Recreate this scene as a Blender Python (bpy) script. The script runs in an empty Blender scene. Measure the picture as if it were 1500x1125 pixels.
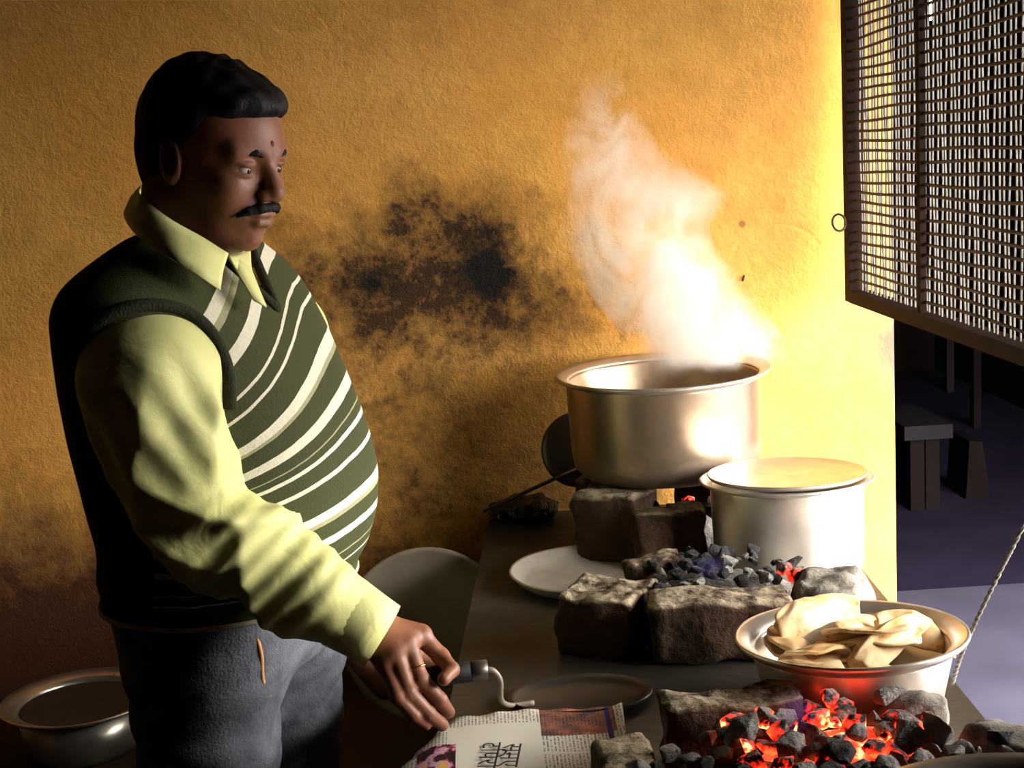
import bpy, bmesh, math, random
import numpy as np
from mathutils import Vector, Matrix, noise as mnoise

S = bpy.context.scene
COL = S.collection
rad = math.radians

# ------------------------------------------------------------------ camera
F = 2000.0                      # focal length in pixels of the 1500x1125 frame
VPX, VPY, ROLL, CAMZ = 690.0, 240.0, rad(3.4), 1.55
_g = np.array([(VPX - 750) / F, -(VPY - 562.5) / F, -1.0]); _g /= np.linalg.norm(_g)
_u = np.array([-math.sin(ROLL), math.cos(ROLL), 0.0]); _u -= _g * (_u @ _g); _u /= np.linalg.norm(_u)
_RW = np.stack([np.cross(_g, _u), _g, _u], 1)          # world -> camera
_C = np.array([0.0, 0.0, CAMZ])
cam = bpy.data.cameras.new('camera'); camo = bpy.data.objects.new('camera', cam); COL.objects.link(camo)
cam.sensor_width = 36.0; cam.lens = 36.0 * F / 1500.0; cam.clip_start = 0.02
m4 = Matrix(_RW.T.tolist()).to_4x4(); m4.translation = Vector(_C.tolist()); camo.matrix_world = m4
S.camera = camo

def _ray(x, y): return _RW.T @ np.array([(x - 750) / F, -(y - 562.5) / F, -1.0])
def atY(x, y, Y): d = _ray(x, y); return Vector((_C + d * (Y / d[1])).tolist())
def atZ(x, y, Z): d = _ray(x, y); return Vector((_C + d * ((Z - CAMZ) / d[2])).tolist())
def atX(x, y, X): d = _ray(x, y); return Vector((_C + d * (X / d[0])).tolist())

# ------------------------------------------------------------------ light: overcast daylight through the open shop front
SKY = 45.0
W = bpy.data.worlds.new('sky'); S.world = W; W.use_nodes = True
bg = W.node_tree.nodes['Background']; bg.inputs[0].default_value = (1.0, 0.955, 0.88, 1); bg.inputs[1].default_value = SKY
pl = bpy.data.lights.new('shopfront_portal', 'AREA'); pl.shape = 'RECTANGLE'; pl.size = 2.0; pl.size_y = 1.32
pl.cycles.is_portal = True
po = bpy.data.objects.new('shopfront_portal', pl); COL.objects.link(po)
po.location = (0.86, 1.94, 0.98); po.rotation_euler = (0, rad(90), 0)
S.view_settings.view_transform = 'Standard'; S.view_settings.look = 'None'
S.view_settings.exposure = 0.0; S.view_settings.gamma = 1.0; S.view_settings.use_curve_mapping = False
S.cycles.volume_bounces = 4

# ------------------------------------------------------------------ helpers
def link(name, me, mat=None, parent=None, smooth=False):
    o = bpy.data.objects.new(name, me); COL.objects.link(o)
    if mat is not None and not me.materials: me.materials.append(mat)
    if smooth: me.polygons.foreach_set('use_smooth', [True] * len(me.polygons))
    if parent is not None: o.parent = parent
    return o
def bm_obj(name, bm, mat=None, parent=None, smooth=False):
    me = bpy.data.meshes.new(name); bm.normal_update(); bm.to_mesh(me); bm.free()
    return link(name, me, mat, parent, smooth)
def tag(o, label, cat, group=None):
    o['label'] = label; o['category'] = cat
    if group: o['group'] = group
    return o
def struct(o, label=None):
    o['kind'] = 'structure'
    if label: o['label'] = label
    return o
def thing(name, label, cat, loc=(0, 0, 0), group=None):
    o = bpy.data.objects.new(name, None); COL.objects.link(o); o.location = loc; o.empty_display_size = 0.05
    return tag(o, label, cat, group)
def box(bm, lo, hi):
    vs = [bm.verts.new((x, y, z)) for z in (lo[2], hi[2]) for y in (lo[1], hi[1]) for x in (lo[0], hi[0])]
    for q in ((0, 2, 3, 1), (4, 5, 7, 6), (0, 1, 5, 4), (2, 6, 7, 3), (0, 4, 6, 2), (1, 3, 7, 5)):
        bm.faces.new([vs[i] for i in q])
    return vs
def box_obj(name, lo, hi, mat, parent=None, bevel=0):
    bm = bmesh.new(); box(bm, lo, hi)
    if bevel: bmesh.ops.bevel(bm, geom=bm.edges[:], offset=bevel, segments=2, affect='EDGES', profile=0.6)
    return bm_obj(name, bm, mat, parent)
def prism(bm, pts, z0, z1):
    a = [bm.verts.new((p[0], p[1], z0)) for p in pts]; b = [bm.verts.new((p[0], p[1], z1)) for p in pts]
    bm.faces.new(a[::-1]); bm.faces.new(b)
    n = len(pts)
    for i in range(n): bm.faces.new((a[i], a[(i + 1) % n], b[(i + 1) % n], b[i]))
def tube(bm, pts, rads, seg=8, caps=True):
    pts = [Vector(p) for p in pts]
    if not hasattr(rads, '__len__'): rads = [rads] * len(pts)
    rings = []; ref = None
    for i, p in enumerate(pts):
        t = (pts[min(i + 1, len(pts) - 1)] - pts[max(i - 1, 0)]).normalized()
        if ref is None: ref = Vector((0, 0, 1)) if abs(t.z) < 0.9 else Vector((1, 0, 0))
        n = (ref - t * ref.dot(t)).normalized(); b = t.cross(n); ref = n
        rings.append([bm.verts.new(p + (n * math.cos(2 * math.pi * k / seg) + b * math.sin(2 * math.pi * k / seg)) * rads[i]) for k in range(seg)])
    for A, B in zip(rings, rings[1:]):
        for k in range(seg): bm.faces.new((A[k], A[(k + 1) % seg], B[(k + 1) % seg], B[k]))
    if caps: bm.faces.new(rings[0][::-1]); bm.faces.new(rings[-1])
def spline(pts, n=8):
    pts = [np.array(p, float) for p in pts]; out = []
    P = [2 * pts[0] - pts[1]] + pts + [2 * pts[-1] - pts[-2]]
    for i in range(1, len(P) - 2):
        for k in range(n):
            t = k / n
            out.append(0.5 * ((2 * P[i]) + (-P[i - 1] + P[i + 1]) * t + (2 * P[i - 1] - 5 * P[i] + 4 * P[i + 1] - P[i + 2]) * t * t + (-P[i - 1] + 3 * P[i] - 3 * P[i + 1] + P[i + 2]) * t ** 3))
    out.append(pts[-1]); return out
def lathe(bm, prof, seg=64):
    rings = []
    for r, z in prof:
        if r < 1e-5: rings.append([bm.verts.new((0, 0, z))])
        else: rings.append([bm.verts.new((r * math.cos(2 * math.pi * k / seg), r * math.sin(2 * math.pi * k / seg), z)) for k in range(seg)])
    for A, B in zip(rings, rings[1:]):
        for k in range(seg):
            j = (k + 1) % seg
            if len(A) == 1 and len(B) > 1: bm.faces.new((A[0], B[j], B[k]))
            elif len(B) == 1 and len(A) > 1: bm.faces.new((A[k], A[j], B[0]))
            elif len(A) > 1: bm.faces.new((A[k], A[j], B[j], B[k]))
def lathe_obj(name, prof, mat, parent=None, seg=64):
    bm = bmesh.new(); lathe(bm, prof, seg); bmesh.ops.recalc_face_normals(bm, faces=bm.faces[:])
    return bm_obj(name, bm, mat, parent, True)

# ---- materials
class NT:
    def __init__(s, name, rough=0.6, metal=0.0, spec=0.5):
        s.m = bpy.data.materials.new(name); s.m.use_nodes = True; s.t = s.m.node_tree
        s.b = s.t.nodes['Principled BSDF']; s.b.inputs['Roughness'].default_value = rough
        s.b.inputs['Metallic'].default_value = metal; s.b.inputs['Specular IOR Level'].default_value = spec
        s._co = None
    def n(s, typ, **kw):
        nd = s.t.nodes.new(typ)
        for k, v in kw.items(): setattr(nd, k, v)
        return nd
    def put(s, sock, v):
        if isinstance(v, bpy.types.NodeSocket): s.t.links.new(v, sock)
        elif isinstance(v, (tuple, list)) and len(v) == 3 and sock.type == 'RGBA': sock.default_value = (*v, 1)
        else: sock.default_value = v
    def co(s, kind='Object'):
        if s._co is None: s._co = s.n('ShaderNodeTexCoord')
        return s._co.outputs[kind]
    def math(s, op, a, b=0.0, c=0.0, clamp=False):
        nd = s.n('ShaderNodeMath', operation=op, use_clamp=clamp)
        s.put(nd.inputs[0], a); s.put(nd.inputs[1], b); s.put(nd.inputs[2], c); return nd.outputs[0]
    def vec(s, sc, v=None, off=(0, 0, 0), rot=(0, 0, 0)):
        nd = s.n('ShaderNodeMapping'); s.put(nd.inputs[0], v or s.co()); nd.inputs['Scale'].default_value = sc
        nd.inputs['Location'].default_value = off; nd.inputs['Rotation'].default_value = rot; return nd.outputs[0]
    def noise(s, scale, detail=4, rough=0.55, v=None, dist=0.0):
        nd = s.n('ShaderNodeTexNoise'); s.put(nd.inputs['Vector'], v or s.co()); nd.inputs['Scale'].default_value = scale
        nd.inputs['Detail'].default_value = detail; nd.inputs['Roughness'].default_value = rough; nd.inputs['Distortion'].default_value = dist
        return nd.outputs[0]
    def voro(s, scale, feature='F1', v=None):
        nd = s.n('ShaderNodeTexVoronoi', feature=feature); s.put(nd.inputs['Vector'], v or s.co()); nd.inputs['Scale'].default_value = scale
        return nd.outputs['Distance']
    def ramp(s, fac, stops, interp='LINEAR'):
        nd = s.n('ShaderNodeValToRGB'); s.put(nd.inputs[0], fac); cr = nd.color_ramp; cr.interpolation = interp
        while len(cr.elements) < len(stops): cr.elements.new(0.5)
        for e, (p, c) in zip(cr.elements, stops):
            e.position = p; e.color = (c, c, c, 1) if not hasattr(c, '__len__') else (*c, 1)
        return nd.outputs[0]
    def mix(s, f, a, b, mode='MIX'):
        nd = s.n('ShaderNodeMix', data_type='RGBA', blend_type=mode)
        s.put(nd.inputs[0], f); s.put(nd.inputs[6], a); s.put(nd.inputs[7], b); return nd.outputs[2]
    def sep(s, v=None):
        nd = s.n('ShaderNodeSeparateXYZ'); s.put(nd.inputs[0], v or s.co()); return nd.outputs
    def col(s, v): s.put(s.b.inputs['Base Color'], v); return s
    def rough(s, v): s.put(s.b.inputs['Roughness'], v); return s
    def bump(s, h, strength=0.5, dist=0.005):
        nd = s.n('ShaderNodeBump'); s.put(nd.inputs['Height'], h); nd.inputs['Strength'].default_value = strength
        nd.inputs['Distance'].default_value = dist; s.t.links.new(nd.outputs[0], s.b.inputs['Normal']); return s
    def emit(s, c, st): s.put(s.b.inputs['Emission Color'], c); s.put(s.b.inputs['Emission Strength'], st); return s

def simple(name, c1, c2, scale, rough=0.7, metal=0.0, bump=0.3, bdist=0.003, bscale=None, spec=0.5):
    k = NT(name, rough, metal, spec); f = k.noise(scale, 5)
    k.col(k.mix(k.ramp(f, [(0.3, 0.0), (0.7, 1.0)]), c1, c2))
    if bump: k.bump(k.noise(bscale or scale * 3, 4), bump, bdist)
    return k.m

def ell(k, X, Z, cx, cz, rx, rz, nz, amp):
    """soft blot: 1 in the middle, 0 outside, with a ragged edge"""
    a = k.math('DIVIDE', k.math('SUBTRACT', X, cx), rx); b = k.math('DIVIDE', k.math('SUBTRACT', Z, cz), rz)
    d = k.math('SQRT', k.math('ADD', k.math('MULTIPLY', a, a), k.math('MULTIPLY', b, b)))
    d = k.math('ADD', d, k.math('MULTIPLY', k.math('SUBTRACT', nz, 0.5), amp))
    return k.math('SUBTRACT', 1.0, d, clamp=True)

def mat_wall():
    k = NT('ochre_limewash', 0.85, 0, 0.25)
    x, y, z = k.sep()
    big = k.noise(2.3, 5, 0.6); mid = k.noise(14, 6, 0.65); fine = k.noise(60, 5, 0.7)
    c = k.mix(k.ramp(big, [(0.3, 0), (0.7, 1)]), (0.66, 0.295, 0.048), (0.76, 0.42, 0.10))
    c = k.mix(k.ramp(mid, [(0.42, 0), (0.75, 0.45)]), c, (0.42, 0.2, 0.035))
    nz = k.noise(9, 6, 0.7)
    s1 = ell(k, x, z, -0.12, 1.325, 0.38, 0.24, nz, 1.9)       # smoke-blackened patch
    s2 = ell(k, x, z, 0.025, 1.352, 0.12, 0.085, nz, 1.3)
    s4 = ell(k, x, z, -0.20, 1.335, 0.10, 0.04, nz, 1.6)
    s3 = ell(k, x, z, -0.12, 0.90, 0.60, 0.50, nz, 1.3)        # greasy band above the counter, deepened with painted shade
    speck = k.ramp(k.noise(26, 5, 0.75), [(0.40, 0.0), (0.72, 1.0)])
    c = k.mix(k.math('MULTIPLY', k.math('MULTIPLY', s3, k.math('ADD', k.math('MULTIPLY', speck, .6), .25)), 1.3, clamp=True), c, (0.12, 0.05, 0.015))
    c = k.mix(k.math('MULTIPLY', k.math('MULTIPLY', s1, k.math('ADD', k.math('MULTIPLY', speck, .5), .55)), 1.9, clamp=True), c, (0.06, 0.03, 0.012))
    c = k.mix(k.math('MULTIPLY', k.math('MAXIMUM', s2, k.math('MULTIPLY', s4, .6)), 1.9, clamp=True), c, (0.012, 0.009, 0.006))
    s5 = ell(k, x, z, -0.85, 0.62, 0.75, 0.42, nz, 1.2)        # shade painted low on the wall above the ledge
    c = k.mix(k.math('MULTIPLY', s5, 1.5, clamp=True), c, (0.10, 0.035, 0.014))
    e1 = ell(k, x, z, 0.80, 1.16, 0.07, 0.14, nz, 1.8)         # worn plaster at the wall end
    c = k.mix(k.math('MULTIPLY', e1, 1.2, clamp=True), c, (0.16, 0.12, 0.08))
    dots = k.ramp(k.voro(7.0), [(0.035, 1.0), (0.06, 0.0)])
    c = k.mix(k.math('MULTIPLY', dots, 0.6), c, (0.10, 0.03, 0.01))
    k.col(c)
    # fine scribed arc and trowel texture
    ax = k.math('SUBTRACT', x, 0.575); az = k.math('SUBTRACT', z, 1.31)
    r = k.math('SQRT', k.math('ADD', k.math('MULTIPLY', ax, ax), k.math('MULTIPLY', az, az)))
    arc = k.math('SUBTRACT', 1.0, k.math('DIVIDE', k.math('ABSOLUTE', k.math('SUBTRACT', r, 0.095)), 0.006), clamp=True)
    arc = k.math('MULTIPLY', arc, k.math('GREATER_THAN', az, 0.03))
    h = k.math('ADD', k.math('MULTIPLY', k.noise(55, 6, 0.6, dist=0.25), 1.0), k.math('MULTIPLY', k.noise(190, 3, 0.6), 0.45))
    h = k.math('ADD', h, k.math('MULTIPLY', arc, -0.25))
    k.bump(h, 0.55, 0.006)
    return k.m
M = {}
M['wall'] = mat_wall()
M['sooty'] = simple('sooty_plaster', (0.05, 0.03, 0.015), (0.09, 0.05, 0.025), 5, 0.9)
M['ceil'] = simple('smoked_ceiling', (0.06, 0.04, 0.025), (0.09, 0.06, 0.03), 4, 0.9)
M['floor'] = simple('dark_cement', (0.03, 0.024, 0.02), (0.05, 0.04, 0.03), 6, 0.8)
M['street'] = simple('blue_grey_street', (0.028, 0.025, 0.047), (0.050, 0.045, 0.078), 3.5, 0.75, bscale=40)
M['stone'] = simple('black_counter_stone', (0.014, 0.0115, 0.009), (0.045, 0.038, 0.028), 7, 0.40, bump=0.4, bscale=45)
M['dkwood'] = simple('dark_painted_frame', (0.010, 0.0042, 0.0026), (0.016, 0.007, 0.0045), 12, 0.7, spec=.05)
M['wire'] = simple('weathered_wire', (0.06, 0.048, 0.034), (0.095, 0.08, 0.06), 30, 0.45, 0.0)
M['rod'] = simple('rusty_rod', (0.02, 0.009, 0.005), (0.035, 0.016, 0.008), 30, 0.6)
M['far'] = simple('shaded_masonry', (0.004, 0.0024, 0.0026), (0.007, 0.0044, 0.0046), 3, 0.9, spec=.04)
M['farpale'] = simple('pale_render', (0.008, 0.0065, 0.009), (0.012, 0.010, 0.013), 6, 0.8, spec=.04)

def cpart0(name, bm, mat, root, smooth=False):
    o = bm_obj(name, bm, mat, root, smooth); o.matrix_parent_inverse = Matrix.Translation(-Vector(root.location)); return o
# ------------------------------------------------------------------ room shell
WY = 2.6; XE = 0.797
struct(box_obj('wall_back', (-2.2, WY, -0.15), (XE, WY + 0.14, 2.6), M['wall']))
struct(box_obj('wall_left', (-2.34, -1.3, -0.15), (-2.2, WY + 0.14, 2.6), M['sooty']))
struct(box_obj('wall_front', (-2.34, -1.44, -0.15), (0.94, -1.3, 2.6), M['sooty']))
struct(box_obj('wall_right', (0.80, -1.3, -0.15), (0.94, 1.28, 2.6), M['sooty']))
struct(box_obj('unseen_lintel_blocker', (0.80, 1.28, 1.97), (0.94, WY, 2.6), M['sooty']))  # unseen lintel, lowered to cut light on the upper wall
struct(box_obj('ceiling', (-2.34, -1.44, 2.6), (1.5, WY + 0.14, 2.72), M['ceil']))
struct(box_obj('awning_blocker', (0.94, 1.0, 1.97), (2.1, 2.74, 2.0), M['sooty']))  # added unseen awning that blocks the high sky light
struct(box_obj('floor', (-2.34, -1.44, -0.15), (0.94, WY, 0.0), M['floor']))
struct(box_obj('ground', (-30, -30, -0.30), (60, 60, -0.02), M['street']), 'blue grey street surface outside the kitchen')
# covered passage across the street
M['shadefloor'] = simple('painted_passage_shade', (0.010, 0.0075, 0.018), (0.018, 0.014, 0.03), 3, 0.85, spec=.06)  # dark slab stands in for the passage's shade over the ground
struct(box_obj('floor_passage_shade', (0.5, 4.6, -0.2), (3.1, 9.2, -0.0195), M['shadefloor']))
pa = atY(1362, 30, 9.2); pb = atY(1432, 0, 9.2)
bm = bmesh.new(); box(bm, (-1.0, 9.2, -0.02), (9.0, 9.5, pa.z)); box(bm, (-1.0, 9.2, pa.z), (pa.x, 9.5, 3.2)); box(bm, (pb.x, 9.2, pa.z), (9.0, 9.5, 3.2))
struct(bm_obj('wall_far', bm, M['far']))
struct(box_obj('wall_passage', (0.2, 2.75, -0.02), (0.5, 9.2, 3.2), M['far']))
struct(box_obj('passage_side_blocker', (3.1, 3.1, -0.02), (3.3, 9.2, 3.2), M['far']))  # side wall added to keep sky light off the passage ground
struct(box_obj('passage_beam_blocker', (0.5, 3.0, 1.95), (3.3, 3.1, 2.7), M['far']))  # beam added to cut sky light entering the passage
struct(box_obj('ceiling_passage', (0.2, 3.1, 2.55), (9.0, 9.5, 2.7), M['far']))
# far things under the passage roof
p0 = atZ(1396, 628, 0.34); p1 = atZ(1318, 628, 0.34)
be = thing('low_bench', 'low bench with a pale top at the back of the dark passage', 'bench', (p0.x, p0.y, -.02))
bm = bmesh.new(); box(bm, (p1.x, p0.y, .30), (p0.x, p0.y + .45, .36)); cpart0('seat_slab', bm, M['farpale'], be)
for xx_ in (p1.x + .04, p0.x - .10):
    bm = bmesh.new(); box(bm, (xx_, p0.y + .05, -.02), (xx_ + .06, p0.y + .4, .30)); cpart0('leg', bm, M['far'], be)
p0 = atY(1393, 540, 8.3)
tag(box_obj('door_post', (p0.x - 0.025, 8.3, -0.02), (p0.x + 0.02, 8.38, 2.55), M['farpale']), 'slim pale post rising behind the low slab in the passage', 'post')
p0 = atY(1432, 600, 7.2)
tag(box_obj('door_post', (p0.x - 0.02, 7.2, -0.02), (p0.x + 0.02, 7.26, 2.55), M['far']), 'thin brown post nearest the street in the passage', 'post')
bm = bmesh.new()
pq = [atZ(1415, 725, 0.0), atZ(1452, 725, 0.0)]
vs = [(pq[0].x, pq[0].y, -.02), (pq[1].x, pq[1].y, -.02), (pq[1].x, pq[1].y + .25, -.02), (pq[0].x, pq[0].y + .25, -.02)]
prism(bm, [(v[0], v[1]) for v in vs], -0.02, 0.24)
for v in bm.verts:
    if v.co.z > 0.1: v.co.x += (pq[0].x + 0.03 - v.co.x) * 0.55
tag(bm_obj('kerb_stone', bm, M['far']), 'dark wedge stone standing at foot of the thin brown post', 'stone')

# ------------------------------------------------------------------ mesh grille above the serving opening
GX = 0.692; GY0, GY1, GZ0, GZ1 = 1.40, 2.50, 1.262, 2.02
gr = thing('mesh_grille', 'rusty framed wire mesh grille hanging above the counter opening', 'grille', (GX, GY1, GZ0))
def gpart(name, bm, mat): 
    o = bm_obj(name, bm, mat); o.parent = gr; o.matrix_parent_inverse = Matrix.Translation(-Vector(gr.location)); return o
bm = bmesh.new(); box(bm, (GX - .016, GY1 - .032, GZ0), (GX + .016, GY1, GZ1)); gpart('frame_stile', bm, M['dkwood'])
bm = bmesh.new(); box(bm, (GX - .016, GY0, GZ0), (GX + .016, GY0 + .03, GZ1)); gpart('frame_stile', bm, M['dkwood'])
bm = bmesh.new(); box(bm, (GX - .018, GY0 + .03, GZ0), (GX + .018, GY1 - .032, GZ0 + .022)); gpart('frame_rail', bm, M['dkwood'])
bm = bmesh.new(); box(bm, (GX - .016, GY0 + .03, GZ1 - .03), (GX + .016, GY1 - .032, GZ1)); gpart('frame_rail', bm, M['dkwood'])
for yy in (2.09, 1.62):
    bm = bmesh.new(); box(bm, (GX - .012, yy - .008, GZ0 + .022), (GX - .002, yy + .008, GZ1 - .03)); gpart('mullion', bm, M['dkwood'])
bm = bmesh.new()
ny = int((GY1 - GY0 - .08) / .0185)
for i in range(ny):                                       # upright flat strands, slightly wavy as woven wire is
    y = GY1 - .045 - i * .0185; pts = []
    for j in range(13):
        z = GZ0 + .022 + j * (GZ1 - GZ0 - .05) / 12
        pts.append((GX + .004 + .0012 * math.sin(i * 2.1 + j), y + .0018 * math.sin(j * 1.7 + i * 1.3), z))
    tube(bm, pts, .0020, 6)
o = gpart('wire_mesh', bm, M['wire']); o['kind'] = 'stuff'
bm = bmesh.new()
nz = int((GZ1 - GZ0 - .06) / .0178)
for i in range(nz):
    z = GZ0 + .04 + i * .0178
    tube(bm, [(GX - .004, GY1 - .035 - t * (GY1 - GY0 - .07), z + .0016 * math.sin(t * 14 + i)) for t in np.linspace(0, 1, 16)], .0025, 6)
o = gpart('cross_wires', bm, M['rod']); o['kind'] = 'stuff'
bm = bmesh.new(); rc = atY(1229, 326, 2.47)
tube(bm, [(rc.x + .012 * math.cos(t), rc.y + .004 * math.sin(t), rc.z + .015 * math.sin(t)) for t in np.linspace(0, 2 * math.pi, 20)], .0022, 6)
gpart('ring_latch', bm, M['rod'])
bm = bmesh.new(); nl = atY(1088, 408, WY)
tube(bm, [(nl.x, nl.y, nl.z - .004), (nl.x, nl.y - .012, nl.z + .006)], .0022, 6)
tag(bm_obj('wall_nail', bm, M['rod']), 'short rusty nail in the ochre wall below the arc', 'nail')

# ------------------------------------------------------------------ counter and ledge
CZ = 0.87
def cl(y): return -0.004 - 0.069 * (2.6 - y)
def cr(y): return 0.612 - 0.041 * (2.6 - y)
ct = thing('stone_counter', 'long blackened stone cooking counter against the ochre wall', 'counter', (0.28, 1.7, 0))
def cpart(name, bm, mat, root, smooth=False):
    o = bm_obj(name, bm, mat, root, smooth); o.matrix_parent_inverse = Matrix.Translation(-Vector(root.location)); return o
bm = bmesh.new(); prism(bm, [(cl(.75), .75), (cr(.75), .75), (cr(WY), WY - .001), (cl(WY), WY - .001)], CZ - .04, CZ)
cpart('slab', bm, M['stone'], ct)
bm = bmesh.new(); prism(bm, [(cl(.80) + .17, .80), (cr(.80) - .04, .80), (cr(WY) - .04, WY - .001), (cl(WY) + .17, WY - .001)], 0, CZ - .04)
cpart('base', bm, M['sooty'], ct)
LZ = atY(120, 1108, 2.28).z
tag(box_obj('low_ledge', (-2.19, 2.12, 0.0), (cl(2.12) - .005, WY - .001, LZ), M['sooty'], bevel=.01), 'low dark ledge along the ochre wall behind the cook', 'ledge')

# ------------------------------------------------------------------ metal ware
def mat_metal(name, c, rough, sootz=None, sootc=(0.02, 0.014, 0.01), sootw=0.08, metal=0.85):
    k = NT(name, rough, metal)
    base = k.mix(k.ramp(k.noise(18, 5), [(.35, 0), (.7, 1)]), c, tuple(v * .75 for v in c))
    if sootz is not None:
        z = k.sep()[2]
        f = k.math('DIVIDE', k.math('SUBTRACT', sootz, z), sootw)
        f = k.math('ADD', f, k.math('MULTIPLY', k.math('SUBTRACT', k.noise(9, 5, .65), .5), 1.6), clamp=True)
        base = k.mix(f, base, sootc); k.put(k.b.inputs['Metallic'], k.math('MULTIPLY', k.math('SUBTRACT', 1.0, f), metal))
        k.rough(k.math('ADD', k.math('MULTIPLY', f, .35), rough))
    else: k.rough(k.math('ADD', k.math('MULTIPLY', k.noise(30, 4), .15), rough - .07))
    k.col(base); k.bump(k.noise(60, 3), .08, .002)
    return k.m
M['alu_big'] = mat_metal('scorched_aluminium', (0.40, 0.30, 0.21), .33, .05, sootw=.07)
M['alu'] = mat_metal('dull_aluminium', (0.66, 0.6, 0.52), .34)
M['steel'] = mat_metal('worn_steel', (0.55, 0.5, 0.42), .3)
M['palealu'] = mat_metal('oxidised_tray', (0.62, 0.56, 0.48), .4, metal=.35)
M['bowlm'] = mat_metal('scorched_bowl', (0.66, 0.58, 0.48), .38, .008, sootw=.035)
M['iron'] = mat_metal('dark_iron', (0.1, 0.085, 0.07), .38, metal=.7)
M['dull'] = mat_metal('greasy_steel', (0.30, 0.25, 0.19), .6, metal=.25)
M['liquid'] = simple('milky_liquid', (.75, .66, .5), (.8, .72, .58), 8, .25, bump=0)

# big pot on the rear hearth
bc = atY(972, 540, 2.385); BPZ = atY(985, 716, 2.24).z; bh = bc.z - BPZ
bp = thing('cooking_pot', 'large scorched aluminium pot steaming on the rear hearth', 'pot', (bc.x, bc.y, BPZ)); bp.rotation_euler = (rad(.8), rad(-.8), 0)
lathe_obj('body', [(0, 0), (.134, 0), (.153, .005), (.165, .018), (.169, .04), (.172, bh - .017), (.1735, bh - .010), (.170, bh - .010), (.167, bh - .017), (.163, .04), (.155, .02), (.12, .008), (0, .006)], M['alu_big'], bp, 96)
lathe_obj('rim', [(.171, bh - .014), (.181, bh - .011), (.188, bh - .007), (.191, bh - .003), (.189, bh), (.181, bh - .0035), (.171, bh - .0075), (.167, bh - .012), (.171, bh - .014)], M['alu'], bp, 96)
tl = tag(lathe_obj('milk_tea', [(0, .0), (.1625, .0), (.1630, .003), (0, .003)], M['liquid']), 'pale milky liquid simmering inside the large pot', 'liquid'); tl.location = (bc.x, bc.y, BPZ + .115)

# lidded pot
sc_ = atY(1153, 702, 2.11); sh = sc_.z - CZ
sp = thing('cooking_pot', 'smaller bright aluminium pot with a flat lid by the wall end', 'pot', (sc_.x, sc_.y, CZ + .004)); sp.rotation_euler = (rad(-2.2), rad(-.3), 0)
lathe_obj('body', [(0, 0), (.103, 0), (.114, .006), (.118, .02), (.121, sh - .013), (.121, sh - .009), (.117, sh - .009), (.114, .02), (.1, .008), (0, .006)], M['alu'], sp, 80)
lathe_obj('rim', [(.1195, sh - .011), (.129, sh - .007), (.136, sh - .0045), (.138, sh - .002), (.135, sh), (.127, sh - .0025), (.1195, sh - .005), (.1165, sh - .009), (.1195, sh - .011)], M['alu'], sp, 80)
ld = thing('pot_lid', 'flat shallow metal lid resting on the smaller pot', 'lid', (sc_.x, sc_.y, CZ + sh + .0045)); ld.rotation_euler = (rad(-2.2), rad(-.3), 0)
lathe_obj('plate', [(0, 0), (.118, 0), (.124, .003), (.1265, .0068), (.125, .0085), (.121, .0075), (.114, .004), (0, .0035)], M['alu'], ld, 80)

# serving tray lying by the middle hearth
tr = thing('metal_tray', 'shallow pale metal tray lying flat behind the middle hearth', 'tray', (0.152, 2.145, CZ))
lathe_obj('dish', [(0, .0), (.105, .0), (.118, .008), (.127, .018), (.13, .020), (.129, .023), (.124, .021), (.112, .010), (.1, .004), (0, .003)], M['palealu'], tr, 72)
# big round platter leaning on the wall
pc = atY(628, 940, 2.36)
dt = thing('round_platter', 'large round dull platter standing on the ledge against the wall', 'platter', (pc.x, pc.y, LZ + .1560)); dt.rotation_euler = (rad(90 - 17), 0, rad(-2)); dt.scale = (.97, .97, 1)
lathe_obj('dish', [(0, -.004), (.12, -.004), (.14, .002), (.150, .014), (.158, .016), (.160, .014), (.158, .011), (.152, .009), (.142, -.004), (.12, -.009), (0, -.009)], M['dull'], dt, 80)
# bowl on the ledge, left
lp = atY(118, 1022, 2.32)
lb = thing('wide_rimmed_pan', 'wide rimmed steel pan standing on the dark ledge at back', 'pan', (lp.x, lp.y, LZ))
ph = lp.z - LZ
lathe_obj('body', [(0, 0), (.09, 0), (.1, .006), (.104, .02), (.108, ph - .012), (.105, ph - .012), (.1, .02), (.09, .008), (0, .006)], M['steel'], lb, 72)
lathe_obj('rim', [(.1065, ph - .014), (.12, ph - .008), (.135, ph - .002), (.139, ph + .002), (.137, ph + .004), (.12, ph - .002), (.106, ph - .008), (.1065, ph - .014)], M['steel'], lb, 72)

o = tag(lathe_obj('flat_griddle', [(0, 0), (.098, 0), (.104, .003), (.1045, .005), (.1, .0045), (0, .003)], simple('seasoned_iron', (.02, .010, .007), (.035, .018, .012), 10, .55), None, 64), 'dark flat griddle plate lying inside the wide rimmed pan', 'griddle'); o.location = (lp.x, lp.y, LZ + ph - .016)
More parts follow.
